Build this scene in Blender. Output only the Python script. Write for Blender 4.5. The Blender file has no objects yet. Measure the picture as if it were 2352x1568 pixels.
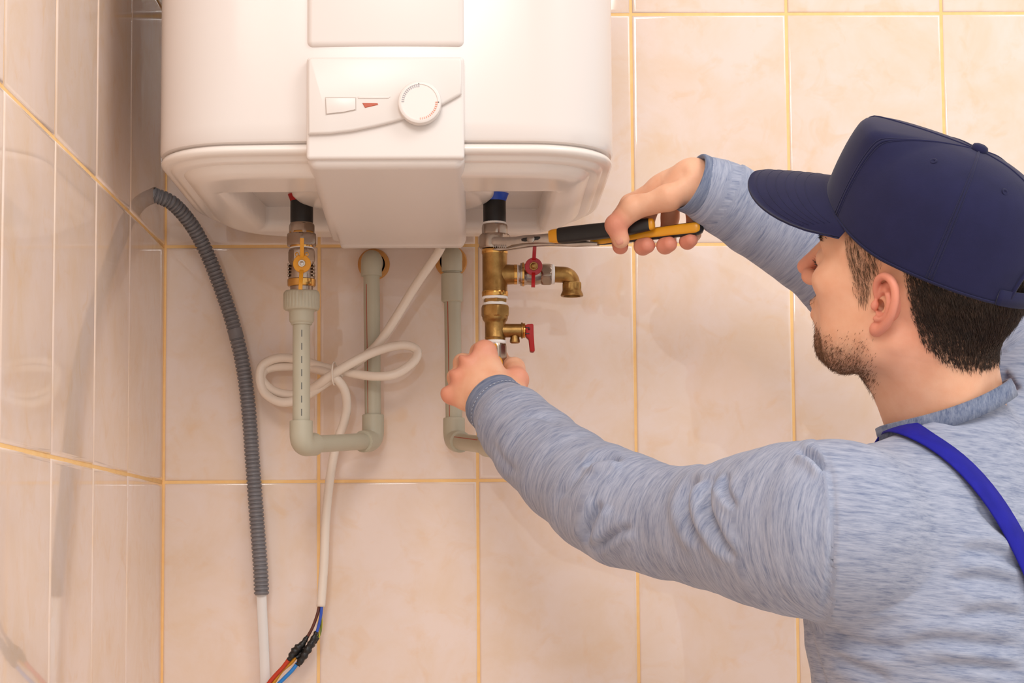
import bpy, math, random
import numpy as np
from mathutils import Vector, Matrix
random.seed(7); RNG = np.random.default_rng(7)
scene = bpy.context.scene
COL = scene.collection
PI = math.pi

# ------------------------------------------------------------------ camera
# solved from the tile joints of both walls (tile pitch 0.2025 x 0.3025 m)
Z0 = 1.454                                   # height of the lower tile joint above the floor
FPX, SX, SY = 4496.0, -39.25, 109.34
CAM = np.array([0.3969, -2.4952, Z0 - 0.094])
def _camrot(pit=.0842, yaw=-.0104, rol=-.0061):
    cp, sp = math.cos(pit), math.sin(pit); cy, sy = math.cos(yaw), math.sin(yaw); cr, sr = math.cos(rol), math.sin(rol)
    return np.array([[cr,0,sr],[0,1,0],[-sr,0,cr]]) @ np.array([[1,0,0],[0,cp,sp],[0,-sp,cp]]) @ np.array([[cy,sy,0],[-sy,cy,0],[0,0,1]])
RC = _camrot()
def P(px, py, Y):                            # the point of the room at depth plane Y seen in direction (px, py)
    d = RC.T @ np.array([(px-1176-SX)/FPX, 1.0, -(py-784-SY)/FPX])
    return CAM + d*(Y-CAM[1])/d[1]
cd = bpy.data.cameras.new('camera'); cam = bpy.data.objects.new('camera', cd); COL.objects.link(cam)
cd.sensor_width = 36.0; cd.lens = FPX/2352*36.0
cd.shift_x = -SX/2352; cd.shift_y = SY/2352; cd.clip_start = .01
r, fw, up = RC
cam.matrix_world = Matrix(((r[0],up[0],-fw[0],CAM[0]),(r[1],up[1],-fw[1],CAM[1]),(r[2],up[2],-fw[2],CAM[2]),(0,0,0,1)))
scene.camera = cam

# ------------------------------------------------------------------ light
scene.view_settings.view_transform = 'Standard'; scene.view_settings.look = 'None'
scene.view_settings.gamma = 1.0; scene.view_settings.use_curve_mapping = False
scene.view_settings.exposure = 0.0
w = bpy.data.worlds.new('world'); scene.world = w; w.use_nodes = True
w.node_tree.nodes['Background'].inputs[0].default_value = (1.0, .96, .925, 1)
w.node_tree.nodes['Background'].inputs[1].default_value = 0.98
def area_light(name, loc, target, size, power, color=(1, .965, .935)):
    l = bpy.data.lights.new(name, 'AREA'); l.shape = 'DISK'; l.size = size; l.energy = power; l.color = color
    o = bpy.data.objects.new(name, l); COL.objects.link(o); o.location = loc
    o.rotation_euler = (Vector(target)-Vector(loc)).to_track_quat('-Z', 'Y').to_euler()
    return o
area_light('key_light', (2.3, -2.4, 3.8), (.5, 0, 1.6), 1.5, 32)
area_light('room_light', (.30, -3.5, 3.2), (.4, 0, 1.3), 1.1, 35)

# ------------------------------------------------------------------ helpers
def link(o, parent=None):
    COL.objects.link(o)
    if parent is not None: o.parent = parent
    return o
def origin_of(o):
    v = Vector((0,0,0))
    while o is not None: v = v + o.location; o = o.parent
    return np.array(v)
def mesh(name, V, F, smooth=True):
    me = bpy.data.meshes.new(name)
    V = np.asarray(V, dtype=np.float64).reshape(-1, 3)
    if isinstance(F, np.ndarray):
        n, k = F.shape
        me.vertices.add(len(V)); me.vertices.foreach_set('co', V.astype(np.float32).ravel())
        me.loops.add(n*k); me.loops.foreach_set('vertex_index', F.astype(np.int32).ravel())
        me.polygons.add(n); me.polygons.foreach_set('loop_start', np.arange(0, n*k, k, dtype=np.int32))
        me.update(calc_edges=True); me.validate()
    else:
        me.from_pydata([tuple(v) for v in V], [], [tuple(f) for f in F]); me.update()
    me.polygons.foreach_set('use_smooth', [bool(smooth)]*len(me.polygons))
    return me
def obj(name, geo, mat, parent=None, smooth=True, sharp=None, loc=None):
    V, F = geo
    V = np.asarray(V, float).reshape(-1, 3)
    if loc is not None: o0 = np.array(loc, float)
    elif parent is not None: o0 = origin_of(parent)
    else: o0 = (V.min(0)+V.max(0))/2; o0[2] = V[:,2].min()
    me = mesh(name, V-o0, F, smooth)
    if sharp is not None: me.set_sharp_from_angle(angle=math.radians(sharp))
    if mat is not None: me.materials.append(mat)
    o = bpy.data.objects.new(name, me); link(o, parent)
    if parent is None: o.location = o0
    return o
def tag(o, label, cat, group=None):
    o['label'] = label; o['category'] = cat
    if group: o['group'] = group
    return o
def thing(name, label, cat, loc, group=None):
    o = bpy.data.objects.new(name, None); o.empty_display_size = .02; link(o); o.location = tuple(loc)
    return tag(o, label, cat, group)
def join(*geos):
    V, F, n = [], [], 0
    for v, f in geos:
        v = np.asarray(v, float).reshape(-1,3); V.append(v); F += [tuple(int(i)+n for i in q) for q in f]; n += len(v)
    return np.concatenate(V), F
def frame(d, hint=(0,0,1)):                    # 3x3 whose third column is d
    d = np.array(d, float); d /= np.linalg.norm(d); h = np.array(hint, float)
    if abs(d@h)/np.linalg.norm(h) > .98: h = np.array((0,1.,0)) if abs(d[1]) < .9 else np.array((1.,0,0))
    a = np.cross(h, d); a /= np.linalg.norm(a); b = np.cross(d, a)
    return np.stack([a, b, d], 1)
def lathe(prof, seg=32, org=(0,0,0), axis=(0,0,1), hint=(0,1,0), poly=None, phase=0., cap=True):
    """profile (r, t) turned about axis; poly = n gives an n-sided (hex nut) section where the radius is the corner radius"""
    M = frame(axis, hint); V, F = [], []
    n = poly or seg
    for r, t in prof:
        for k in range(n):
            a = 2*PI*k/n + phase
            V.append(np.array(org) + M @ np.array([r*math.cos(a), r*math.sin(a), t]))
    m = len(prof)
    for i in range(m-1):
        for k in range(n):
            k2 = (k+1) % n
            F.append((i*n+k, i*n+k2, (i+1)*n+k2, (i+1)*n+k))
    if cap:
        F.append(tuple(range(n-1, -1, -1))); F.append(tuple(range((m-1)*n, m*n)))
    return np.array(V), F
def hexnut(rc, t0, t1, org, axis, hint=(0,1,0), phase=0., cham=.10, n=6, seg=48):
    """hexagonal nut with rounded chamfers: hex prism cut by a cone at both ends"""
    M = frame(axis, hint); V, F = [], []
    ts = [(t0, .86), (t0+(t1-t0)*.08, .93), (t0+(t1-t0)*.22, 1.0), (t1-(t1-t0)*.22, 1.0), (t1-(t1-t0)*.08, .93), (t1, .86)]
    ri = rc*math.cos(PI/n)
    for t, lim in ts:
        for k in range(seg):
            a = 2*PI*k/seg; b = ((a-phase+PI/n) % (2*PI/n)) - PI/n
            rr = min(ri/math.cos(b), rc*lim*(1.0 if lim == 1.0 else 1.0))
            V.append(np.array(org)+M@np.array([rr*math.cos(a), rr*math.sin(a), t]))
    m = len(ts)
    for i in range(m-1):
        for k in range(seg):
            k2 = (k+1) % seg; F.append((i*seg+k, i*seg+k2, (i+1)*seg+k2, (i+1)*seg+k))
    F.append(tuple(range(seg-1,-1,-1))); F.append(tuple(range((m-1)*seg, m*seg)))
    return np.array(V), F
def catmull(pts, n=8, closed=False):
    p = [np.array(q, float) for q in pts]
    if closed: q = [p[-1]]+p+[p[0], p[1]]
    else: q = [2*p[0]-p[1]]+p+[2*p[-1]-p[-2]]
    out = []
    for i in range(1, len(q)-2):
        for k in range(n):
            t = k/n
            out.append(.5*((2*q[i])+(-q[i-1]+q[i+1])*t+(2*q[i-1]-5*q[i]+4*q[i+1]-q[i+2])*t*t+(-q[i-1]+3*q[i]-3*q[i+1]+q[i+2])*t**3))
    if not closed: out.append(q[-2])
    return np.array(out)
def sweep(pts, rad, seg=14, section=None, hint=(0,0,1), cap=True):
    """tube along a polyline with parallel-transported frames; section = list of (a, b) unit offsets"""
    pts = np.asarray(pts, float); n = len(pts)
    T = np.gradient(pts, axis=0); T /= np.linalg.norm(T, axis=1)[:,None]
    M = frame(T[0], hint); a = M[:,0]
    if np.isscalar(rad): rad = np.full(n, rad)
    sec = section if section is not None else [(math.cos(2*PI*k/seg), math.sin(2*PI*k/seg)) for k in range(seg)]
    s = len(sec); V = []; F = []
    for i in range(n):
        a = a - T[i]*(a@T[i]); a /= np.linalg.norm(a); b = np.cross(T[i], a)
        for u, v in sec: V.append(pts[i]+rad[i]*(a*u+b*v))
    for i in range(n-1):
        for k in range(s):
            k2 = (k+1) % s; F.append((i*s+k, i*s+k2, (i+1)*s+k2, (i+1)*s+k))
    if cap: F.append(tuple(range(s-1,-1,-1))); F.append(tuple(range((n-1)*s, n*s)))
    return np.array(V), F
def resample(pts, n):
    pts = np.asarray(pts, float); L = np.r_[0, np.cumsum(np.linalg.norm(np.diff(pts, axis=0), axis=1))]
    t = np.linspace(0, L[-1], n); return np.stack([np.interp(t, L, pts[:,k]) for k in range(3)], 1)
def rbox(lo, hi, r=.002, n=3):
    """box with rounded edges"""
    lo = np.array(lo, float); hi = np.array(hi, float); r = min(r, *( (hi-lo)/2*.99))
    g = []
    def lin(a, b):
        return [a+r-r*math.cos(PI/2*k/n) for k in range(n+1)] + [b-r+r*math.sin(PI/2*k/n) for k in range(n+1)]
    ax = [np.linspace(-1, 1, 2*n+2) for _ in range(3)]
    V, F = [], []; idx = {}
    c0, c1 = lo+r, hi-r
    ang = [PI/4*(k/n)*1.0 for k in range(n+1)]
    t = np.r_[-np.tan(np.array(ang[::-1])), np.tan(np.array(ang))]   # cube-sphere parameters, split in the middle
    def vert(p):
        key = tuple(np.round(p, 7))
        if key not in idx: idx[key] = len(V); V.append(p)
        return idx[key]
    m = len(t)
    for axis in range(3):
        for sg in (-1, 1):
            def pt(i, j):
                d = np.zeros(3); d[axis] = sg; d[(axis+1)%3] = t[i]; d[(axis+2)%3] = t[j]
                base = np.zeros(3); base[axis] = c1[axis] if sg > 0 else c0[axis]
                base[(axis+1)%3] = c1[(axis+1)%3] if i > n else c0[(axis+1)%3]
                base[(axis+2)%3] = c1[(axis+2)%3] if j > n else c0[(axis+2)%3]
                return base + r*d/np.linalg.norm(d)
            for i in range(m-1):
                for j in range(m-1):
                    q = [vert(pt(i,j)), vert(pt(i+1,j)), vert(pt(i+1,j+1)), vert(pt(i,j+1))]
                    if sg < 0: q = q[::-1]
                    if len(set(q)) >= 3: F.append(tuple(dict.fromkeys(q)))
    return np.array(V), F
def xf(geo, M=None, t=(0,0,0)):
    V, F = geo; V = np.asarray(V, float)
    if M is not None: V = V @ np.asarray(M).T
    return V+np.array(t), F
def extrude(poly, t0, t1, bev=0.0, M=None, org=(0,0,0)):
    """outline (a, b) extruded along the third axis, with an optional small chamfer"""
    p = np.array(poly, float); n = len(p)
    area = .5*np.sum(p[:,0]*np.roll(p[:,1],-1)-np.roll(p[:,0],-1)*p[:,1])
    if area < 0: p = p[::-1]
    def inset(d):
        e = np.roll(p,-1,0)-p; e /= np.linalg.norm(e,axis=1)[:,None]; nr = np.stack([-e[:,1], e[:,0]],1)
        m = nr+np.roll(nr,1,0); m /= np.maximum(1e-9,(m*np.roll(nr,1,0)).sum(1))[:,None]
        m = np.clip(m, -2.5, 2.5)
        return p+m*d
    rings = [(p, t0), (p, t1)] if bev <= 0 else [(inset(bev), t0), (inset(bev*.3), t0+bev*.3), (p, t0+bev), (p, t1-bev), (inset(bev*.3), t1-bev*.3), (inset(bev), t1)]
    V = np.concatenate([np.c_[q, np.full(n, t)] for q, t in rings]); F = []
    for i in range(len(rings)-1):
        for k in range(n): k2=(k+1)%n; F.append((i*n+k, i*n+k2, (i+1)*n+k2, (i+1)*n+k))
    F.append(tuple(range(n-1,-1,-1))); F.append(tuple(range((len(rings)-1)*n, len(rings)*n)))
    if M is not None: V = V @ np.asarray(M).T
    return V+np.array(org), F

# ------------------------------------------------------------------ materials
def srgb(r, g, b):
    f = lambda c: (c/255/12.92) if c/255 <= .04045 else ((c/255+.055)/1.055)**2.4
    return (f(r), f(g), f(b), 1)
def mat(name, color, rough=.5, metal=0., spec=.5, noise=None, bump=None, **kw):
    """principled material; noise = (scale, colour2, amount), bump = (scale, strength, distance)"""
    m = bpy.data.materials.new(name); m.use_nodes = True; nt = m.node_tree; b = nt.nodes['Principled BSDF']
    b.inputs['Base Color'].default_value = color; b.inputs['Roughness'].default_value = rough
    b.inputs['Metallic'].default_value = metal; b.inputs['Specular IOR Level'].default_value = spec
    for k, v in kw.items(): b.inputs[k.replace('_', ' ')].default_value = v
    tc = nt.nodes.new('ShaderNodeTexCoord')
    n = nt.nodes.new('ShaderNodeTexNoise'); nt.links.new(tc.outputs['Object'], n.inputs['Vector'])
    sc, c2, amt = noise if noise else (30, tuple(c*.93 for c in color[:3])+(1,), .5)
    n.inputs['Scale'].default_value = sc; n.inputs['Detail'].default_value = 4
    mx = nt.nodes.new('ShaderNodeMix'); mx.data_type = 'RGBA'
    mp = nt.nodes.new('ShaderNodeMapRange'); mp.inputs[1].default_value = .35; mp.inputs[2].default_value = .68; mp.inputs[4].default_value = amt
    nt.links.new(n.outputs['Fac'], mp.inputs[0]); nt.links.new(mp.outputs[0], mx.inputs['Factor'])
    mx.inputs['A'].default_value = color; mx.inputs['B'].default_value = c2
    nt.links.new(mx.outputs['Result'], b.inputs['Base Color'])
    if bump:
        nb = nt.nodes.new('ShaderNodeTexNoise'); nb.inputs['Scale'].default_value = bump[0]; nb.inputs['Detail'].default_value = 5
        nt.links.new(tc.outputs['Object'], nb.inputs['Vector'])
        bp = nt.nodes.new('ShaderNodeBump'); bp.inputs['Strength'].default_value = bump[1]; bp.inputs['Distance'].default_value = bump[2]
        nt.links.new(nb.outputs['Fac'], bp.inputs['Height']); nt.links.new(bp.outputs[0], b.inputs['Normal'])
    return m
M = {}
def tile_material():
    m = bpy.data.materials.new('peach_marble_tile'); m.use_nodes = True; nt = m.node_tree; b = nt.nodes['Principled BSDF']
    L = nt.links.new; N = nt.nodes.new
    g = N('ShaderNodeNewGeometry'); oi = N('ShaderNodeObjectInfo')
    off = N('ShaderNodeVectorMath'); off.operation = 'SCALE'; off.inputs[3].default_value = 9.0
    cmb = N('ShaderNodeCombineXYZ'); L(oi.outputs['Random'], cmb.inputs[0]); L(oi.outputs['Random'], cmb.inputs[2]); L(cmb.outputs[0], off.inputs[0])
    add = N('ShaderNodeVectorMath'); L(g.outputs['Position'], add.inputs[0]); L(off.outputs[0], add.inputs[1])
    n1 = N('ShaderNodeTexNoise'); n1.inputs['Scale'].default_value = 11; n1.inputs['Detail'].default_value = 5; n1.inputs['Roughness'].default_value = .62; n1.inputs['Distortion'].default_value = .5
    n2 = N('ShaderNodeTexNoise'); n2.inputs['Scale'].default_value = 27; n2.inputs['Detail'].default_value = 4; n2.inputs['Roughness'].default_value = .6; n2.inputs['Distortion'].default_value = .8
    L(add.outputs[0], n1.inputs['Vector']); L(add.outputs[0], n2.inputs['Vector'])
    r1 = N('ShaderNodeValToRGB'); L(n1.outputs['Fac'], r1.inputs[0])
    e = r1.color_ramp.elements; e[0].position = .38; e[0].color = srgb(237, 216, 204); e[1].position = .68; e[1].color = srgb(233, 206, 182)
    r2 = N('ShaderNodeMapRange'); L(n2.outputs['Fac'], r2.inputs[0]); r2.inputs[1].default_value = .54; r2.inputs[2].default_value = .78; r2.inputs[4].default_value = .62
    mx = N('ShaderNodeMix'); mx.data_type = 'RGBA'; L(r2.outputs[0], mx.inputs['Factor']); L(r1.outputs[0], mx.inputs['A']); mx.inputs['B'].default_value = srgb(232, 195, 158)
    L(mx.outputs['Result'], b.inputs['Base Color'])
    b.inputs['Roughness'].default_value = .03; b.inputs['Specular IOR Level'].default_value = .6
    nb = N('ShaderNodeTexNoise'); nb.inputs['Scale'].default_value = 14; L(add.outputs[0], nb.inputs['Vector'])
    bp = N('ShaderNodeBump'); bp.inputs['Strength'].default_value = .03; bp.inputs['Distance'].default_value = .001; L(nb.outputs['Fac'], bp.inputs['Height']); L(bp.outputs[0], b.inputs['Normal'])
    return m
M['tile'] = tile_material()
M['grout'] = mat('apricot_grout', srgb(253,210,146), .85, noise=(60, srgb(248,196,124), .6), bump=(300,.3,.001))
M['white'] = mat('white_enamel', srgb(224,215,210), .2, noise=(4, srgb(222,212,206), .5))
M['white2'] = mat('white_plastic', srgb(226,218,213), .34, noise=(5, srgb(224,216,211), .5))
M['whitecap'] = mat('white_cap_plastic', srgb(234,225,218), .2, noise=(5, srgb(231,222,214), .5))
M['pp'] = mat('grey_polypropylene', srgb(186,180,160), .42, noise=(25, srgb(180,173,152), .6))
M['pp_line'] = mat('red_pipe_stripe', srgb(176,84,66), .5)
M['pp_dash'] = mat('grey_pipe_print', srgb(86,86,84), .5)
M['nickel'] = mat('nickel_plated_brass', srgb(176,160,146), .27, 1.0, noise=(60, srgb(150,134,120), .7), bump=(220,.05,.001))
M['brass'] = mat('cast_brass', srgb(172,134,80), .40, 1.0, noise=(90, srgb(138,104,58), .8), bump=(420,.25,.0008))
M['brass2'] = mat('turned_brass', srgb(210,162,92), .2, 1.0, noise=(30, srgb(192,144,74), .5))
M['black'] = mat('black_rubber', srgb(24,22,23), .42, noise=(80, srgb(32,30,30), .6))
M['tape'] = mat('black_tape', srgb(30,28,27), .38, bump=(260,.5,.002))
M['ptfe'] = mat('white_thread_tape', srgb(244,240,236), .6, bump=(300,.3,.001))
M['yellow'] = mat('yellow_enamel', srgb(236,166,34), .32, noise=(40, srgb(224,150,24), .6))
M['red'] = mat('red_enamel', srgb(176,16,26), .3, noise=(40, srgb(150,12,20), .5))
M['redm'] = mat('red_plastic', srgb(166,30,28), .5, spec=.3)
M['blue'] = mat('blue_plastic', srgb(28,74,190), .4)
M['screw'] = mat('zinc_screw', srgb(200,192,184), .3, 1.0)
M['steel'] = mat('pliers_steel', srgb(190,180,172), .3, 1.0, noise=(40, srgb(150,140,132), .7), bump=(150,.1,.001))
M['conduit'] = mat('grey_conduit', srgb(124,121,124), .42, noise=(20, srgb(112,109,112), .6))
M['cable'] = mat('white_cable', srgb(236,222,208), .35, noise=(20, srgb(232,216,200), .5))
M['cableflat'] = mat('white_flat_cable', srgb(232,226,222), .5)
# ================================================================== the room
TW, TH, JX0, JL0 = .2025, .3025, .1977, .2529   # tile pitch; first joint on the back wall and on the left wall
GAP = .0032
def slab_tile(wd, ht, t=.007, bev=.0028):
    """glazed tile in the xz plane, front at y=-t, pillowed edge; origin at its lower left back corner"""
    V, F = [], []
    rings = [(0, 0), (0, -t+bev*.75), (bev*.18, -t+bev*.32), (bev*.55, -t+bev*.08), (bev, -t), (bev*1.8, -t)]
    for i, y in rings: V += [(i, y, i), (wd-i, y, i), (wd-i, y, ht-i), (i, y, ht-i)]
    for k in range(len(rings)-1):
        for j in range(4):
            a, b = k*4+j, k*4+(j+1)%4; F.append((a, b, b+4, a+4))
    F.append(tuple(range((len(rings)-1)*4, len(rings)*4)))
    return V, F
_tm = {}
def put_tile(parent, x, z, wd, ht, left):
    key = (round(wd,4), round(ht,4))
    if key not in _tm:
        me = mesh('tile', *slab_tile(wd-GAP, ht-GAP)); me.materials.append(M['tile']); _tm[key] = me
    o = bpy.data.objects.new('tile', _tm[key]); link(o, parent)
    jit = lambda s: random.uniform(-s, s)
    if left:   # in the plane of the left wall: x along -y, front towards +x
        o.matrix_local = Matrix(((0,-1,0,0),(-1,0,0,-(x+GAP/2)),(0,0,1,z+GAP/2),(0,0,0,1)))
        o.matrix_local = Matrix(((0,-1,0,0),(1,0,0,-(x+wd-GAP/2)),(0,0,1,z+GAP/2),(0,0,0,1)))
        o.rotation_euler.z += jit(.0012)
    else:
        o.location = (x+GAP/2, 0, z+GAP/2); o.rotation_euler = (jit(.0012), 0, jit(.0012))
    return o
def struct(o): o['kind'] = 'structure'; return o
wall_back = struct(obj('wall_back', rbox((-.05, .0014, 0), (1.9, .12, 2.75), .001), M['grout'], loc=(0,0,0)))
wall_left = struct(obj('wall_left', rbox((-.12, -1.6, 0), (-.0014, .1, 2.75), .001), M['grout'], loc=(0,0,0)))
for o, s in ((wall_back, 'peach glazed tile wall with apricot grout behind the water heater'), (wall_left, 'peach glazed tile side wall mirroring the grey conduit')):
    o['label'] = s
rows = [(0, Z0-TH*4)]+[(Z0+TH*k, TH) for k in range(-4, 4)]
# tile fronts lie in the planes y=0 and x=0
for z, h in rows:
    for c in range(-1, 8):
        x = 0 if c < 0 else JX0+TW*c; wd = JX0 if c < 0 else TW
        o = put_tile(wall_back, x, z, wd, h, False); o.location.y = .007
    for c in range(-1, 6):
        x = 0 if c < 0 else JL0+TW*c; wd = JL0 if c < 0 else TW
        o = put_tile(wall_left, x, z, wd, h, True); o.location.x = -.007
struct(obj('floor', rbox((-.1, -3.2, -.1), (2.6, .1, 0), .001), mat('beige_floor', srgb(236,218,200), .35), loc=(0,0,0)))
# ================================================================== distance-field modelling kit
class Field:
    """solid built from smoothly joined primitives, sampled on a grid and skinned with surface nets"""
    def __init__(s, lo, hi, h):
        s.h = h; s.lo = np.array(lo, float); s.n = np.ceil((np.array(hi, float)-s.lo)/h).astype(int)+1
        s.d = np.full(s.n, .08, np.float32)
        s.ax = [(s.lo[k]+h*np.arange(s.n[k])).astype(np.float32) for k in range(3)]
    def win(s, lo, hi, pad):
        i0 = np.maximum(0, np.floor((np.array(lo)-pad-s.lo)/s.h).astype(int)); i1 = np.minimum(s.n, np.ceil((np.array(hi)+pad-s.lo)/s.h).astype(int)+1)
        if np.any(i1 <= i0): return None, None
        sl = tuple(slice(a, b) for a, b in zip(i0, i1))
        g = np.meshgrid(*[s.ax[k][sl[k]] for k in range(3)], indexing='ij', sparse=True)
        return sl, g
    def add(s, prim, k=.01, sub=False):
        lo, hi, fn = prim; sl, g = s.win(lo, hi, k+4*s.h)
        if sl is None: return s
        b = fn(*g).astype(np.float32); a = s.d[sl]
        if sub: a, b = -a, b; a = -a; b = -b; hh = np.clip(.5-.5*(a-b)/k, 0, 1); r = a*(1-hh)+b*hh+k*hh*(1-hh)
        else: hh = np.clip(.5+.5*(b-a)/k, 0, 1); r = b*(1-hh)+a*hh-k*hh*(1-hh)
        s.d[sl] = r; return s
    def cut(s, prim, k=.006): return s.add(prim, k, True)
    def mesh(s):
        d, h = s.d, s.h; neg = d < 0
        nx, ny, nz = d.shape
        c = np.zeros((nx-1, ny-1, nz-1), np.int8)
        for i in (0,1):
            for j in (0,1):
                for k in (0,1): c += neg[i:nx-1+i, j:ny-1+j, k:nz-1+k]
        act = (c > 0) & (c < 8)
        cid = -np.ones(act.shape, np.int32); ids = np.argwhere(act); cid[act] = np.arange(len(ids))
        acc = np.zeros((len(ids), 3)); cnt = np.zeros(len(ids))
        I, J, K = ids.T
        for ax in range(3):
            o = [b for b in range(3) if b != ax]
            for p in (0,1):
                for q in (0,1):
                    off = [0,0,0]; off[o[0]] = p; off[o[1]] = q
                    a = d[I+off[0], J+off[1], K+off[2]].astype(np.float64); off2 = list(off); off2[ax] = 1
                    b = d[I+off2[0], J+off2[1], K+off2[2]].astype(np.float64)
                    m = (a < 0) != (b < 0); t = a[m]/(a[m]-b[m])
                    pt = np.tile(np.array(off, float), (m.sum(), 1)); pt[:,ax] = t
                    acc[m] += pt; cnt[m] += 1
        V = s.lo+h*(ids+acc/np.maximum(cnt, 1)[:,None])
        F = []
        for ax in range(3):
            sh = [nx, ny, nz]; o = [(ax+1)%3, (ax+2)%3]
            sl0 = [slice(None)]*3; sl1 = [slice(None)]*3
            sl0[ax] = slice(0, sh[ax]-1); sl1[ax] = slice(1, sh[ax])
            for b in o: sl0[b] = slice(1, sh[b]-1); sl1[b] = slice(1, sh[b]-1)
            A, B = neg[tuple(sl0)], neg[tuple(sl1)]
            for flip, mm in ((False, A & ~B), (True, ~A & B)):
                e = np.argwhere(mm)
                if not len(e): continue
                for b in o: e[:,b] += 1
                def cell(da, db):
                    q = e.copy(); q[:,o[0]] += da; q[:,o[1]] += db; return cid[q[:,0], q[:,1], q[:,2]]
                quad = np.stack([cell(-1,-1), cell(0,-1), cell(0,0), cell(-1,0)], 1)
                F.append(quad[:, ::-1] if flip else quad)
        F = np.concatenate(F); F = F[(F >= 0).all(1)]
        return V, F
def q_ell(c, r, Mx=None):
    c = np.array(c, float); r = np.array(r, float); R = np.eye(3) if Mx is None else np.asarray(Mx, float)
    ext = np.sqrt(((R*r)**2).sum(1))
    def fn(x, y, z):
        p = [x-c[0], y-c[1], z-c[2]]
        l = [R[0,k]*p[0]+R[1,k]*p[1]+R[2,k]*p[2] for k in range(3)]
        k0 = np.sqrt(sum((l[k]/r[k])**2 for k in range(3))); k1 = np.sqrt(sum((l[k]/r[k]**2)**2 for k in range(3)))
        return k0*(k0-1)/np.maximum(k1, 1e-6)
    return c-ext, c+ext, fn
def q_cone(a, b, ra, rb):
    a = np.array(a, float); b = np.array(b, float); ab = b-a; L2 = ab@ab
    def fn(x, y, z):
        t = np.clip(((x-a[0])*ab[0]+(y-a[1])*ab[1]+(z-a[2])*ab[2])/L2, 0, 1)
        return np.sqrt((x-a[0]-ab[0]*t)**2+(y-a[1]-ab[1]*t)**2+(z-a[2]-ab[2]*t)**2)-(ra+(rb-ra)*t)
    m = max(ra, rb)
    return np.minimum(a, b)-m, np.maximum(a, b)+m, fn
def q_flat(a, b, ra, rb, n, s):
    """tapered capsule flattened along the unit direction n by factor s (<1 thinner)"""
    a = np.array(a, float); b = np.array(b, float); n = np.array(n, float); n /= np.linalg.norm(n); g = 1/s-1
    ab = b-a; L2 = ab@ab
    def fn(x, y, z):
        p0, p1, p2 = x-a[0], y-a[1], z-a[2]
        t = np.clip((p0*ab[0]+p1*ab[1]+p2*ab[2])/L2, 0, 1)
        e0, e1, e2 = p0-ab[0]*t, p1-ab[1]*t, p2-ab[2]*t
        q = (e0*n[0]+e1*n[1]+e2*n[2])*g
        return (np.sqrt((e0+q*n[0])**2+(e1+q*n[1])**2+(e2+q*n[2])**2)-(ra+(rb-ra)*t))*(.5+.5*s)
    m = max(ra, rb)
    return np.minimum(a, b)-m, np.maximum(a, b)+m, fn
def q_box(c, half, r=.003, Mx=None):
    c = np.array(c, float); hf = np.array(half, float)-r; R = np.eye(3) if Mx is None else np.asarray(Mx, float)
    ext = np.abs(R)@np.array(half, float)
    def fn(x, y, z):
        p = [x-c[0], y-c[1], z-c[2]]
        q = [np.abs(R[0,k]*p[0]+R[1,k]*p[1]+R[2,k]*p[2])-hf[k] for k in range(3)]
        out = np.sqrt(sum(np.maximum(v, 0)**2 for v in q)); ins = np.minimum(np.maximum(np.maximum(q[0], q[1]), q[2]), 0)
        return out+ins-r
    return c-ext, c+ext, fn
def q_cyl(c, r, half, rr=.003):
    c = np.array(c, float)
    def fn(x, y, z):
        a = np.sqrt((x-c[0])**2+(y-c[1])**2)-(r-rr)+0*z; b = np.abs(z-c[2])-(half-rr)+0*x
        return np.sqrt(np.maximum(a,0)**2+np.maximum(b,0)**2)+np.minimum(np.maximum(a,b),0)-rr
    e = np.array([r, r, half]); return c-e, c+e, fn
def q_chain(f, pts, rad, k):
    for i in range(len(pts)-1): f.add(q_cone(pts[i], pts[i+1], rad[i], rad[i+1]), k)

# ================================================================== the water heater
HXC, HHW = .3035, .2445                        # centre and half width
HY0, HY1 = -.488, -.02                         # front and back
HZB, HZG, HZT = 1.757, 1.786, 2.42             # underside, joint between shell and bottom cap, top
def heater_section(ins=0., n=20):
    """rounded D outline, counter-clockwise from above, inset by ins"""
    x0, x1, y0, y1 = HXC-HHW+ins, HXC+HHW-ins, HY0+ins, HY1-ins
    rf, rb = max(.095-ins, .01), max(.15-ins, .01); pts = []
    bulge = lambda x: .012*(1-((x-HXC)/HHW)**2)
    def arc(cx, cy, r, a0):
        for k in range(n+1):
            a = a0+PI/2*k/n; e = 2/2.35   # slightly squarer than a circle
            c, s = math.cos(a), math.sin(a)
            pts.append((cx+r*math.copysign(abs(c)**e, c), cy+r*math.copysign(abs(s)**e, s)))
    arc(x0+rf, y0+rf, rf, PI)
    for k in range(1, 12): pts.append((x0+rf+(x1-x0-2*rf)*k/12, y0))
    arc(x1-rf, y0+rf, rf, 1.5*PI); arc(x1-rb, y1-rb, rb, 0); arc(x0+rb, y1-rb, rb, PI/2)
    return [(x, y-(bulge(x) if y < HY0+.1 else 0)*np.clip((HY0+.1-y)/.1, 0, 1)) for x, y in pts]
def loft(rings, cap0=False, cap1=False):
    n = len(rings[0]); V = np.concatenate([np.asarray(r, float) for r in rings]); F = []
    for i in range(len(rings)-1):
        for k in range(n): k2=(k+1)%n; F.append((i*n+k, i*n+k2, (i+1)*n+k2, (i+1)*n+k))
    if cap0: F.append(tuple(range(n-1,-1,-1)))
    if cap1: F.append(tuple(range((len(rings)-1)*n, len(rings)*n)))
    return V, F
def hring(ins, z): return [(x, y, z) for x, y in heater_section(ins)]
heater = thing('water_heater', 'white wall-hung electric water heater above the copper-coloured fittings', 'water heater', (HXC, -.25, HZB))
heater['label'] = 'large white electric water heater hung on the tiled wall'
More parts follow.
